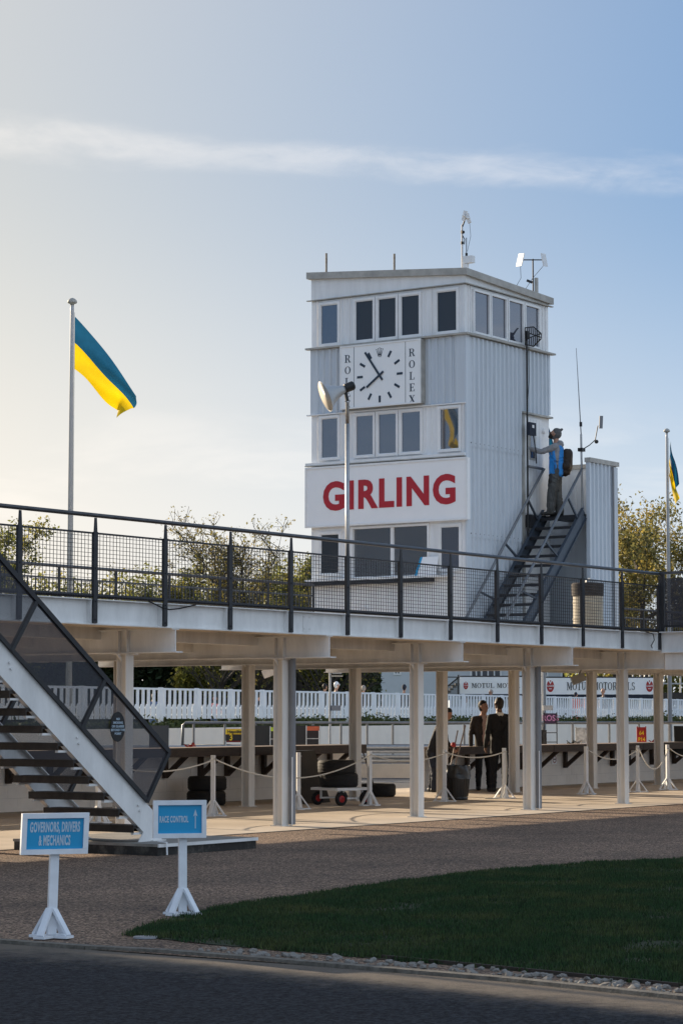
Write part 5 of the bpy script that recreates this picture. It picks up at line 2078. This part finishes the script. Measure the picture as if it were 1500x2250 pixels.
for k in range(6):
    m.obox((*rd(pr_(972 + k * 6, D1), D1), zz(1527, D1) - .1 + k * .13), (RT, fwd, (0, 0, 1)), (.1, .5, .05))
m.build('steps', 'slab', stp)
bf = facade_box(pr_(1440, 131), pr_(1560, 131), 131, 131.1, zz(1549, 131), zz(1522, 131))
tag(bf.build('debris_fence', 'black'), 'black screened fence below the trees at far right', 'fence')
sc_ = thing('scaffold_frame', 'bare scaffold frame in front of the trees at far right', 'scaffold', (*cw(1450, 134), 1))
m = MB()
for px in (1388, 1404, 1424, 1446, 1470, 1492, 1515):
    m.tube([(*rd(pr_(px, 134), 134), 1.2), (*rd(pr_(px, 134), 134), 5.4)], .05, 6)
m.tube([(*rd(pr_(1385, 134), 134), 3.2), (*rd(pr_(1540, 134), 134), 3.2)], .045, 6)
m.tube([(*rd(pr_(1404, 134), 134), 2.2), (*rd(pr_(1424, 134), 134), 5.2)], .04, 6)
m.tube([(*rd(pr_(1470, 134), 134), 5.2), (*rd(pr_(1446, 134), 134), 2.2)], .04, 6)
m.each('tube', 'galvanised', sc_)
lp = thing('speaker_post', 'thin post carrying a box and a small horn seen through the bays', 'post', (*cw(725, 66), 0))
q = rd(pr_(725, 66), 66)
MB().tube([(*q, 0), (*q, 3.3)], .035, 8).build('post', 'galvanised', lp)
c = Vector((*rd(pr_(740, 66), 66), 2.75))
MB().obox(c, (RT, fwd, (0, 0, 1)), (.13, .1, .12)).build('box', 'trim_grey', lp)
MB().obox(c + Vector((0, 0, -.18)), (RT, fwd, (.1, 0, 1)), (.16, .14, .02)).build('hood', 'drum', lp)
MB().obox((*rd(pr_(738, 65.9), 65.9), 1.70), (RT, fwd, (0, 0, 1)), (.13, .09, .07)).build('horn_box', 'pipe_grey', lp)
lp = thing('speaker_post', 'thin post with a small horn standing beside the purple board', 'post', (*cw(1190, 64), 0))
q = rd(pr_(1190, 64), 64)
MB().tube([(*q, 0), (*q, 3.3)], .03, 8).build('post', 'galvanised', lp)
MB().obox((*rd(pr_(1201, 63.9), 63.9), 1.70), (RT, fwd, (0, 0, 1)), (.13, .09, .065)).build('horn_box', 'galvanised', lp)
for px, yv, lab in ((1268, 1492, 'tilted grey floodlight under the walkway beside a rear column'), ((592), 1478, 'tilted timber coloured lamp housing under the walkway behind the downpipe')):
    dd = 50
    c = Vector((*rd(pr_(px, dd), dd), zz(yv, dd)))
    fl = thing('floodlight', lab, 'lamp', tuple(c))
    u3, v3 = (RT * .93 + Vector((0, 0, .36))).normalized(), (Vector((0, 0, .93)) - RT * .36).normalized()
    MB().obox(c, (u3, fwd, v3), (.14, .12, .085)).build('housing', 'trim_grey' if px > 900 else 'soffit', fl)
    MB().bar(c + Vector((0, 0, .05)), c + RT * .08 + Vector((0, 0, .22)), .03, .03).build('arm', 'trim_grey', fl)

# ------------------------------------------------------------------ pit boards
def pit_board(name, label, px0, px1, ytop, d, ph, panel, frame='galvanised', text=None, tm='ink', tsz=.2, legs=True, tilt=.12):
    b = thing(name, label, 'board', (*cw((px0 + px1) / 2, d), 0))
    r0_, r1_ = pr_(px0, d), pr_(px1, d)
    zt = zz(ytop, d)
    up = (Vector((0, 0, 1)) + fwd * tilt).normalized()
    c0 = Vector((*rd((r0_ + r1_) / 2, d), 0))
    hw = (r1_ - r0_) / 2
    MB().obox(c0 + up * (zt - ph / 2), (RT, fwd, up), (hw, .012, ph / 2)).build('panel', panel, b)
    if legs:
        m = MB()
        for s in (-1, 1):
            m.bar(c0 + RT * s * (hw - .012) , c0 + RT * s * (hw - .012) + up * (zt + .02) - fwd * .03, .024, .024)
        for k in range(1, 6):
            z = (zt - ph) * k / 6
            m.bar(c0 - RT * hw + up * z - fwd * .012, c0 + RT * hw + up * z - fwd * .012, .02, .02)
        m.build('frame', frame, b)
    if text:
        for s, dz, sz, mm in text:
            me = txt(s, sz, .003, .9, .002)
            place_txt(me, 'lettering', mm, c0 + up * (zt - dz) - fwd * .016, RT, up, b)
    return b


pit_board('pit_board', 'black covered board leaning by the end of the tube railing', 329, 372, 1593, 57, .9, 'plastic_black', legs=False)
pit_board('pit_board', 'yellow and red pit board with a large number three', 496, 532, 1600.5, 58, .32, 'red', text=None)
b = bpy.data.objects['pit_board.001']
c0 = Vector((*rd(pr_(514, 57.95), 57.95), 0))
for z0_, z1_, mm in ((zz(1613, 58), zz(1602, 58), 'yellow'), (zz(1627, 58), zz(1613.5, 58), 'black')):
    c = c0 + Vector((0, 0, (z0_ + z1_) / 2)) + fwd * .06
    MB().obox(c, (RT, fwd, (0, 0, 1)), (.19, .006, (z1_ - z0_) / 2)).build('plate', mm, b)
place_txt(txt('Hepolite', .105, .003, .95, .002), 'lettering', 'ink', c0 + RT * .03 + fwd * .045 + Vector((0, 0, zz(1607.5, 58))), RT, (0, 0, 1), b)
place_txt(txt('3', .20, .004, .9, .002), 'lettering', 'yellow', c0 - RT * .06 + fwd * .045 + Vector((0, 0, zz(1620.5, 58))), RT, (0, 0, 1), b)
pit_board('pit_board', 'wide black blackboard with faint chalk lines', 551, 606, 1593, 58.2, .55, 'black', legs=False)
pit_board('pit_board', 'ladder framed board with a lime green top plate', 593, 611, 1597, 57.9, .09, 'lime')
pit_board('pit_board', 'second black blackboard right of the downpipe column', 640, 700, 1593, 58.2, .55, 'black', legs=False)
pit_board('pit_board', 'ladder framed board with an orange top plate', 672, 704, 1595, 57.8, .10, 'orange')
pit_board('pit_board', 'purple pit board lettered in pink on a tall ladder frame', 1192, 1222, 1567, 57.5, .24, 'purple', 'dark_metal', text=[('ROSS', .12, .19, 'pink')], tilt=.06)
pit_board('pit_board', 'plain black board leaning beside the purple pit board', 1178, 1199, 1603, 57.6, .6, 'black', legs=False)
pit_board('pit_board', 'grey framed board with a pasted picture', 1262, 1290, 1598, 57.6, .36, 'poster', 'galvanised')
pit_board('pit_board', 'red pit board with yellow numbers', 1396, 1417, 1597, 57.2, .42, 'red', 'red', text=[('64', .14, .13, 'yellow'), ('P14', .29, .12, 'yellow')], tilt=.1)
pit_board('pit_board', 'black board at the right picture edge beyond the counter', 1478, 1512, 1594, 57, .7, 'black', legs=False)
for i, (px, yv) in enumerate(((415, 1645), (1246, 1634), (1262, 1633), (1425, 1628))):
    q = onp = rd(pr_(px, 50 if px > 900 else 44), 50 if px > 900 else 44)
    zc = .89 if px > 900 else .97
    tl_ = thing('hand_tool', ['tangle of red and black tools on the left shelf', 'small dark radio handset on the right shelf', 'pale hand tool lying on the right shelf', 'red clamp lying on the right shelf near the red board'][i], 'tool', (q[0], 25.8, zc))
    xq = 25.8
    # keep it on the shelf: slide along the sight line to the shelf's depth
    k = 25.8 / q[1]
    X_ = q[0] * k
    m = MB()
    for j in range(5):
        a = rng.uniform(0, 6.28)
        m.tube([(X_ + .03 * j - .06, 25.75, zc + .015), (X_ + .03 * j - .06 + .12 * math.cos(a), 25.75 + .05 * math.sin(a), zc + .05 + .03 * (j % 2)), (X_ + .03 * j + .12 * math.cos(a), 25.78, zc + .015)], .010, 5)
    m.build('body', ['hub_red', 'black', 'galvanised', 'hub_red'][i], tl_)
    tl_.location = (X_, 25.78, zc)
    for ch in tl_.children:
        ch.matrix_parent_inverse = Matrix.Translation((-X_, -25.78, -zc))

# ------------------------------------------------------------------ flagpoles and flags
def flagpole(px, d, label, flabel, kind, ztop=13.65, xy=None):
    x, y = xy if xy else cw(px, d)
    p = thing('flagpole', label, 'flagpole', (x, y, 0), 'white flagpoles behind the walkway')
    MB().tube([(x, y, 0), (x, y, ztop - .35), (x, y, ztop - .18)], [.095, .055, .052], 14).build('shaft', 'pole_white', p, smooth=True)
    MB().lathe([(.05, -.10), (.06, -.06), (.13, -.03), (.145, 0), (.13, .05), (.08, .10), (.02, .125)], (x, y, ztop - .10), n=16).build('finial', 'trim_grey', p, smooth=True)
    MB().tube([(x + RT.x * .09, y + RT.y * .09, 1.2), (x + RT.x * .075, y + RT.y * .075, ztop - .4)], .008, 5).build('halyard', 'rope', p)
    # cloth: hoist down the pole, fly hanging to the right and down
    nu, nv = 34, 18
    hoist, fly = 1.55, 3.05
    vs, fs, mi = [], [], []
    z0 = ztop - .52
    for i in range(nu + 1):
        s = i / nu
        for j in range(nv + 1):
            v = j / nv
            if kind == 'fly':
                # the upper edge runs straight down to the fly; lower edge sags, folding at the end
                pr = fly * (s * .60) * (1 + .03 * math.sin(3 * s)) * (1 - .16 * v * s) + .05 * math.sin(8 * v + 5 * s) * s
                up_ = -(fly * .76 * s ** 1.08) - v * hoist * (1 - .55 * s ** 1.7) + .05 * math.sin(9 * s) * v
                dep = .16 * math.sin(6.5 * s + 3.2 * v) * s + .10 * math.sin(11 * v + 5 * s) * (s * (1 - s) * 3) + .25 * s
                if s > .78 and v > .55:
                    pr -= (s - .78) * (v - .55) * 3.2
                    dep -= (s - .78) * 1.2
            else:
                pr = .10 + .26 * s * (1 + .4 * math.sin(9 * v + 2 * s)) * (.35 + .65 * min(1, 2.2 * s)) - .10 * v * (1 - s)
                up_ = -(fly * .62 * s) - v * hoist * (1 - .42 * s)
                dep = .14 * math.sin(7 * s + 4 * v) + .12 * math.sin(13 * v)
            q = Vector((x, y, z0)) + RT * (.075 + pr) + fwd * dep + Vector((0, 0, up_))
            vs.append(q)
    for i in range(nu):
        for j in range(nv):
            a = i * (nv + 1) + j
            fs.append((a, a + 1, a + nv + 2, a + nv + 1))
            mi.append(0 if j < nv // 2 else 1)
    m = MB()
    m.add(vs, fs)
    m.m = mi
    me = m.mesh('flag', ['flag_blue', 'flag_yellow'], smooth=True)
    f = link('flag', me)
    tag(f, flabel, 'flag', 'blue and yellow flags')
    return p


flagpole(153, 70, 'white flagpole standing at left behind the walkway', 'blue and yellow flag streaming from the left flagpole', 'fly')
flagpole(1468, 105, 'white flagpole near the right picture edge', 'blue and yellow flag hanging limp at the right picture edge', 'limp', 13.95)
flagpole(1192, 96, 'white flagpole hidden behind the tower', 'blue and yellow flag whose tip shows behind the tower door', 'limp', 14.2)
flagpole(0, 0, 'white flagpole standing out of the picture to the left', 'blue and yellow flag mirrored in a tower window', 'fly', 14.3, xy=(6.0, 46.3))

# ------------------------------------------------------------------ unseen blocks added to shade the forecourt
road_blk = thing('road_shade_block', 'unseen white block added beyond the left picture edge to shade the road', 'building', (16, 36, 0))  # added out of view; its side face bounds the sunlit strip on the road
ed = Vector((.174, .985, 0)).normalized()
sd = Vector((ed.y, -ed.x, 0))
c = Vector((16.72, 35.6, 0)) - sd * 7.5
MB().obox(c + Vector((0, 0, 3.95)), (sd, ed, (0, 0, 1)), (7.5, 7.8, 3.95)).build('wall', 'render_white', road_blk)
MB().obox(c + Vector((0, 0, 7.97)), (sd, ed, (0, 0, 1)), (7.55, 7.85, .06)).build('roof', 'pipe_grey', road_blk)
for k in range(5):
    for z in (1.6, 5.2):
        q = c - ed * 7.8 + sd * (-6 + 3 * k) + Vector((0, 0, z))
        wn_ = MB().obox(q, (sd, ed, (0, 0, 1)), (.6, .04, .75)).build('window', 'frame_white', road_blk)
        MB().obox(q - ed * .03, (sd, ed, (0, 0, 1)), (.52, .02, .67)).build('pane', 'pane_dark', wn_)
kk = thing('lawn_shade_box', 'unseen white box added on the walkway beyond the left picture edge to shade the lawn', 'blocker', (21.5, 24, 2.93))  # added out of view, sized so its shadow covers the lawn
MB().box(15.55, 23.2, 21.5, 25.8, 2.94, 4.95).build('wall', 'tower_white', kk)
MB().box(15.53, 23.22, 21.48, 25.82, 4.95, 5.03).build('roof', 'trim_grey', kk)
MB().box(20.6, 22.4, 21.46, 21.499, 3.5, 4.3).build('hatch', 'dark_metal', kk)


# ================================================================== PEOPLE
def capsule(bm, p0, p1, r0, r1, n=10):
    p0, p1 = Vector(p0), Vector(p1)
    d = p1 - p0
    ln = max(d.length, 1e-4)
    ax = d / ln if d.length > 1e-4 else Vector((0, 0, 1))
    a = ax.cross(Vector((0, 0, 1)))
    if a.length < 1e-3:
        a = ax.cross(Vector((1, 0, 0)))
    a.normalize()
    b = ax.cross(a)
    rings = []
    for k in range(-3, 1):
        t = k / 3 * math.pi / 2
        rings.append((p0 + ax * (r0 * math.sin(t)), r0 * math.cos(t)))
    for k in range(0, 4):
        t = k / 3 * math.pi / 2
        rings.append((p1 + ax * (r1 * math.sin(t)), r1 * math.cos(t)))
    prev = None
    for c, r_ in rings:
        cur = [bm.verts.new(c + (a * math.cos(2 * math.pi * i / n) + b * math.sin(2 * math.pi * i / n)) * max(r_, .0008)) for i in range(n)]
        if prev:
            for i in range(n):
                bm.faces.new((prev[i], prev[(i + 1) % n], cur[(i + 1) % n], cur[i]))
        else:
            bm.faces.new(cur[::-1])
        prev = cur
    bm.faces.new(prev)


def person(label, loc, heading, prims, voxel, group=None):
    """prims: (p0, p1, r0, r1, material) in metres, person facing +y, x to the person's right; one closed skin grown over them"""
    bm = bmesh.new()
    for p0, p1, r0, r1, _ in prims:
        capsule(bm, p0, p1, r0, r1)
    me = bpy.data.meshes.new('person')
    bm.to_mesh(me)
    bm.free()
    ob = bpy.data.objects.new('person_tmp', me)
    COL.objects.link(ob)
    md = ob.modifiers.new('skin', 'REMESH')
    md.mode = 'VOXEL'
    md.voxel_size = voxel
    sm = ob.modifiers.new('soft', 'SMOOTH')
    sm.factor = .5
    sm.iterations = 3
    dg = bpy.context.evaluated_depsgraph_get()
    me2 = bpy.data.meshes.new_from_object(ob.evaluated_get(dg))
    bpy.data.objects.remove(ob)
    nv_ = len(me2.vertices)
    co = np.zeros(nv_ * 3, np.float32)
    me2.vertices.foreach_get('co', co)
    no = np.zeros(nv_ * 3, np.float32)
    me2.vertices.foreach_get('normal', no)
    co, no = co.reshape(-1, 3), no.reshape(-1, 3)
    amp = np.where(co[:, 2] < co[:, 2].max() - .33, .016, .0)
    fold = np.array([mnoise.noise((a * 9, b * 9, c * 14 + 4 * mnoise.noise((a * 5, b * 5, c * 3)))) for a, b, c in co.tolist()])
    co = co + no * (fold * amp)[:, None]
    me2.vertices.foreach_set('co', co.astype(np.float32).ravel())
    names = []
    for p in prims:
        if p[4] not in names:
            names.append(p[4])
    me2.materials.clear()
    for nme in names:
        me2.materials.append(MATS[nme])
    nf = len(me2.polygons)
    C = np.zeros(nf * 3, np.float32)
    me2.polygons.foreach_get('center', C)
    C = C.reshape(-1, 3)
    best = np.full(nf, 1e9)
    idx = np.zeros(nf, np.int32)
    for p0, p1, r0, r1, m_ in prims:
        a, b = np.array(p0, float), np.array(p1, float)
        ab = b - a
        l2 = max((ab ** 2).sum(), 1e-9)
        t = np.clip(((C - a) @ ab) / l2, 0, 1)
        dd = np.linalg.norm(C - (a + t[:, None] * ab), axis=1) - (r0 + (r1 - r0) * t)
        k = dd < best
        best[k] = dd[k]
        idx[k] = names.index(m_)
    me2.polygons.foreach_set('material_index', idx)
    me2.polygons.foreach_set('use_smooth', [True] * nf)
    o = bpy.data.objects.new('person', me2)
    COL.objects.link(o)
    PW[o.name] = Matrix()
    o.location = loc
    o.rotation_euler = (0, 0, heading)
    return tag(o, label, 'person', group)


def head(c, look=(0, 1, 0), skin='skin', hair='hair_dark', s=1.0, cap=None, beard=None, hairlen=.5):
    """head of height about .23 m centred on c, looking along look"""
    c = Vector(c)
    f = Vector(look).normalized()
    sx = f.cross(Vector((0, 0, 1)))
    if sx.length < .1:
        sx = Vector((1, 0, 0))
    sx.normalize()
    u = sx.cross(f).normalized()

    def P(x, y, z):
        return tuple(c + (sx * x + f * y + u * z) * s)
    hm = cap or hair
    jaw = beard or skin
    pr = [(P(0, -.012, .035), P(0, -.005, .03), .088 * s, .088 * s, skin), (P(0, .022, -.030), P(0, .030, -.060), .066 * s, .056 * s, jaw),
          (P(0, .050, -.084), P(0, .052, -.088), .028 * s, .026 * s, jaw),
          (P(0, .086, .008), P(0, .098, -.018), .010 * s, .014 * s, skin),                      # nose
          (P(-.03, .072, .030), P(.03, .072, .030), .013 * s, .013 * s, skin),               # brow
          (P(-.016, .079, -.052), P(.016, .079, -.052), .007 * s, .007 * s, jaw),              # mouth
          (P(-.088, -.005, .0), P(-.09, -.012, .02), .014 * s, .016 * s, skin), (P(.088, -.005, .0), P(.09, -.012, .02), .014 * s, .016 * s, skin),
          (P(0, -.022, .062), P(0, -.028, .050), .088 * s, .090 * s, hm), (P(0, -.042, .02), P(0, -.042, -.02), .076 * s, .068 * s, hm),
          (P(-.03, .079, .012), P(-.028, .080, .011), .006 * s, .006 * s, 'hair_dark'), (P(.03, .079, .012), P(.028, .080, .011), .006 * s, .006 * s, 'hair_dark')]
    if cap == 'beanie':
        pr += [(P(0, -.03, .065), P(0, -.045, .05), .098 * s, .096 * s, cap), (P(0, .0, .085), P(0, -.02, .10), .080 * s, .075 * s, cap), (P(0, -.06, .178), P(0, -.065, .185), .030 * s, .028 * s, cap)]
    return pr


def hand(w, d, side, skin, curl=.5, thumb=None):
    """palm and five fingers from wrist w along direction d; side = the thumb's direction"""
    w, d, sd_ = Vector(w), Vector(d).normalized(), Vector(side)
    sd_ = (sd_ - d * sd_.dot(d)).normalized()
    nn = d.cross(sd_)
    pr = [(tuple(w), tuple(w + d * .05), .026, .030, skin), (tuple(w + d * .03 + sd_ * .022), tuple(w + d * .085 + sd_ * .022), .018, .017, skin), (tuple(w + d * .03 - sd_ * .022), tuple(w + d * .08 - sd_ * .022), .018, .016, skin)]
    for k, (off, ln) in enumerate(((.032, .068), (.011, .078), (-.011, .072), (-.032, .056))):
        a = w + d * .085 + sd_ * off
        m1 = a + d * ln * .5 + nn * ln * .18 * curl
        e = m1 + d * ln * .5 * (1 - curl * .6) + nn * ln * .5 * curl
        pr += [(tuple(a), tuple(m1), .0095, .009, skin), (tuple(m1), tuple(e), .009, .0078, skin)]
    a = w + d * .03 + sd_ * .03
    m1 = a + d * .03 + sd_ * .03
    pr += [(tuple(a), tuple(m1), .013, .011, skin), (tuple(m1), tuple(m1 + d * .032 + nn * .008), .011, .009, skin)]
    return pr


def suit_man(H, jacket, trousers, shirt, skin, hair, armL, armR, look, hairlen=.5, stance=.10, lean=0.0, step=.0, open_front=False, beard=None):
    k = H / 1.80
    pr = []

    def V(x, y, z):
        return (x * k, (y + lean * max(0, z - .9)) * k, z * k)
    for s in (-1, 1):
        fy = step * s
        hip, knee, ank = V(s * .085, 0, .90), V(s * (stance * .9), .03 + fy * .6, .50), V(s * stance, fy, .09)
        pr += [(hip, knee, .098 * k, .074 * k, trousers), (knee, ank, .072 * k, .056 * k, trousers),
               (V(s * stance, fy - .04, .045), V(s * (stance + .03), fy + .15, .035), .045 * k, .038 * k, 'shoe')]
    for s in (-1, 1):
        pr += [(V(s * .07, 0, .86), V(s * .075, 0, 1.05), .115 * k, .108 * k, jacket), (V(s * .072, 0, 1.05), V(s * .088, 0, 1.34), .110 * k, .118 * k, jacket),
               (V(s * .07, .0, .80), V(s * .07, 0, .88), .112 * k, .115 * k, jacket), (V(s * .09, -.01, 1.42), V(s * .185, -.01, 1.415), .078 * k, .072 * k, jacket)]
    pr += [(V(0, .0, 1.38), V(0, 0, 1.46), .085 * k, .065 * k, jacket), (V(0, .0, 1.46), V(0, .015, 1.56), .062 * k, .060 * k, skin), (V(-.03, -.012, 1.475), V(.03, -.012, 1.475), .056 * k, .056 * k, shirt)]
    if open_front:
        pr += [(V(-.02, .085, .95), V(0, .098, 1.36), .072 * k, .058 * k, shirt), (V(0, .07, 1.38), V(0, .06, 1.46), .045 * k, .04 * k, shirt)]
    for s, arm in ((-1, armL), (1, armR)):
        el, wr, hd_, th = arm
        sh = V(s * .195, -.01, 1.40)
        e_, w_ = V(*el), V(*wr)
        pr += [(sh, e_, .066 * k, .054 * k, jacket), (e_, w_, .053 * k, .042 * k, jacket)]
        pr += hand(w_, hd_, th, skin)
    pr += head(V(0, .03, 1.66), look, skin, hair, k, beard=beard)
    return pr


hang = lambda s: ((s * .255, -.03, 1.12), (s * .265, .03, .87), (0, .08, -1), (0, 1, 0))
# the two men talking by the right-hand shelf; headings: +y of the person turned into the world
VIEW = YAW
m1 = suit_man(1.82, 'jacket_brown', 'suit_black', 'shirt', 'skin', 'hair_dark', hang(-1), hang(1), (-.75, .75, 0), open_front=True, step=.05, stance=.13)
person('man in a brown open jacket facing the dark suited man', (*cw(1060, 49.4), 0), YAW + R(90) + R(14), m1, .011)
m2 = suit_man(1.87, 'suit_black', 'suit_black', 'shirt_white', 'skin_brown', 'hair_dark', hang(-1), ((.25, .02, 1.12), (.20, .20, 1.0), (-.4, 1, 0), (0, 0, 1)), (-.25, 1, 0), stance=.11, step=-.04)
person('tall man in a black suit seen from behind', (*cw(1095, 48.3), 0), YAW + R(-90) + R(18), m2, .011)
m3 = suit_man(1.66, 'suit_black', 'navy_cloth', 'shirt', 'skin', 'hair_dark', ((-.20, .22, 1.06), (-.08, .42, .92), (.2, 1, -.2), (0, 0, 1)), ((.20, .22, 1.06), (.10, .40, .90), (-.2, 1, -.2), (0, 0, 1)), (0, 1, -.5), lean=.42, stance=.12, step=.06)
person('person in dark clothes stooping behind a rear column', (*cw(948, 48.2), 0), YAW + R(180) - R(15), m3, .014)

# technician on the tower stairs: facing left in the picture, head tipped back, arm out to the pole
H = 1.0
tp_ = []
for s, fy in ((-1, .10), (1, -.06)):
    tp_ += [((s * .085, 0, .90), (s * .09, fy * .5 + .02, .50), .116, .100, 'trousers_grey'), ((s * .09, fy * .5 + .02, .50), (s * .09, fy, .10), .098, .088, 'trousers_grey'),
            ((s * .09, fy - .03, .045), (s * .10, fy + .17, .035), .048, .04, 'shoe'), ((s * .10, fy + .02, .02), (s * .11, fy + .18, .015), .022, .02, 'dish_white')]
for s in (-1, 1):
    tp_ += [((s * .07, 0, .88), (s * .075, 0, 1.08), .112, .112, 'hoodie'), ((s * .075, 0, 1.08), (s * .09, -.01, 1.34), .114, .116, 'hoodie'), ((s * .10, -.01, 1.41), (s * .17, -.01, 1.40), .074, .072, 'hoodie'),
            ((s * .135, .02, .86), (s * .15, .01, 1.34), .068, .055, 'tabard'), ((s * .09, -.085, .86), (s * .09, -.09, 1.36), .075, .07, 'tabard'), ((s * .10, .05, .86), (s * .10, .06, 1.36), .082, .07, 'tabard')]
tp_ += [((0, -.05, 1.43), (0, -.09, 1.47), .085, .075, 'hoodie'), ((0, 0, 1.44), (0, -.01, 1.55), .062, .056, 'skin'), ((-.05, -.10, 1.46), (.05, -.10, 1.46), .06, .06, 'hoodie')]
# backpack
tp_ += [((0, -.22, .98), (0, -.24, 1.26), .125, .115, 'backpack'), ((0, -.19, .92), (0, -.19, 1.0), .12, .12, 'backpack'), ((-.07, -.22, 1.0), (.07, -.22, 1.0), .10, .10, 'backpack')]
# belt straps
for z in (1.02, .885):
    tp_ += [((-.10, .105, z), (.10, .105, z), .022, .022, 'black')]
# near (person's left) arm reaches forward to the pole; far arm hangs
tp_ += [((-.19, 0, 1.39), (-.22, .27, 1.29), .070, .060, 'hoodie'), ((-.22, .27, 1.29), (-.19, .54, 1.38), .058, .046, 'hoodie')]
tp_ += hand((-.19, .55, 1.385), (.1, .8, .35), (0, -.3, 1), 'skin', .9)
tp_ += [((.19, 0, 1.39), (.25, -.02, 1.12), .068, .058, 'hoodie'), ((.25, -.02, 1.12), (.24, .03, .90), .056, .046, 'hoodie')]
tp_ += hand((.24, .03, .89), (0, .1, -1), (0, 1, 0), 'skin', .6)
tp_ += [((-.15, .09, .80), (-.15, .09, .68), .045, .05, 'black')]
tp_ += head((0, .035, 1.655), (0, .80, .60), 'skin', 'beanie', 1.0, cap='beanie', beard='hair_dark')
tech = person('technician in a blue tabard and beanie looking up on the tower stairs', (42.92, 24.10, 5.562), YAW - R(12), tp_, .011)
tb = txt('TYRE', .075, .001, .9, .001)
# lettering on the tabard's near side
hd = tech.rotation_euler[2]
M_ = Matrix.Translation(tech.location) @ Matrix.Rotation(hd, 4, 'Z')
for s_, z, sz, off in (('TYRE', 1.085, .055, .0), ('11', .96, .15, 0)):
    me = txt(s_, sz, .002, .8, .001)
    lx = M_ @ Vector((-.219, -.03, z))
    ux = M_.to_3x3() @ Vector((0, -1, 0))
    place_txt(me, 'tabard_lettering', 'navy', lx, ux, (0, 0, 1), None)
    o = bpy.data.objects[[q.name for q in bpy.data.objects if q.name.startswith('tabard_lettering')][-1]]
    o.parent = tech
    o.matrix_parent_inverse = M_.inverted()


# spectators on the bank behind the fence
def spectator(label, px, d, H, top, legs, skin, hair, heading, cap=None, extra=None):
    k = H / 1.75
    pr = []
    for s in (-1, 1):
        pr += [((s * .09 * k, 0, .88 * k), (s * .10 * k, 0, .08 * k), .10 * k, .065 * k, legs), ((s * .10 * k, -.03, .04), (s * .11 * k, .15, .035), .045, .04, 'shoe'),
               ((s * .08 * k, 0, .88 * k), (s * .09 * k, 0, 1.32 * k), .12 * k, .115 * k, top), ((s * .19 * k, 0, 1.36 * k), (s * .25 * k, .06, 1.10 * k), .068 * k, .056 * k, top), ((s * .25 * k, .06, 1.10 * k), (s * .12 * k, .22, 1.05 * k), .054 * k, .042 * k, top)]
        pr += hand((s * .12 * k, .22, 1.05 * k), (-s * .8, .5, .1), (0, 0, 1), skin, .6)
    pr += [((-.15 * k, 0, 1.37 * k), (.15 * k, 0, 1.37 * k), .07 * k, .07 * k, top), ((0, 0, 1.40 * k), (0, .01, 1.52 * k), .055 * k, .05 * k, skin)]
    pr += head((0, .03, 1.63 * k), (0, 1, -.12), skin, hair, k, cap=cap)
    if cap:
        pr += [((-.04, .12, 1.665 * k), (.04, .12, 1.665 * k), .03, .03, cap)]
    x, y = cw(px, d)
    person(label, (x, y, GZ), YAW + R(90) + heading, pr, .026, 'spectators behind the picket fence')


GZ = .90


def dfence(px):
    """depth of the fence line at picture column px"""
    k = (px - 750) / 5312
    t = (k * 68 + 5.8) / (fd.x - k * fd.y)
    return 68 + fd.y * t


SPEC = [('spectator in a dark top with a tanned face left of the white capped man', 713, 1502, 'black', 'navy_cloth', 'skin', 'hair_dark', 2.6, None),
        ('spectator in a white cap and dark coat', 738, 1498, 'suit_black', 'navy_cloth', 'skin', 'hair_dark', 2.2, 'dish_white'),
        ('spectator with pale hair bending over the fence', 798, 1506, 'jacket_brown', 'navy_cloth', 'skin', 'hair_grey', 3.0, None),
        ('spectator in a dark cap and navy jacket in front of the white house', 887, 1504, 'navy_cloth', 'navy_cloth', 'skin', 'hair_dark', 2.9, 'navy_cloth'),
        ('spectator with grey hair passing below the first banner', 1078, 1515, 'jacket_brown', 'navy_cloth', 'skin', 'hair_grey', -1.4, None),
        ('spectator in an orange vest and dark cap', 1262, 1521, 'orange_vis', 'orange_vis', 'skin', 'hair_dark', 2.7, 'navy_cloth'),
        ('bald spectator in a dark suit jacket', 1323, 1513, 'navy_cloth', 'suit_black', 'skin', 'skin', -1.2, None),
        ('fair haired spectator low behind the left fence', 338, 1524, 'blue_cloth', 'blue_cloth', 'skin', 'hair_grey', 2.8, None),
        ('spectator in pale clothes low behind the fence', 433, 1530, 'shirt_white', 'blue_cloth', 'skin', 'hair_grey', 2.9, None),
        ('spectator in pink low behind the fence', 472, 1530, 'pink_cloth', 'blue_cloth', 'skin', 'pink_cloth', 2.5, None),
        ('dark haired spectator low behind the fence near the downpipe', 568, 1522, 'navy_cloth', 'navy_cloth', 'skin', 'hair_dark', 2.9, None),
        ('spectator in white passing behind the fence near centre', 1022, 1531, 'shirt_white', 'blue_cloth', 'skin', 'hair_dark', 1.4, None)]
for lab, px, hgt, top, legs, skin, hair, hd_, cap in SPEC:
    spectator(lab, px, dfence(px) + 1.0, (zz(hgt, dfence(px) + 1.0) - GZ) / 1.01, top, legs, skin, hair, hd_, cap)
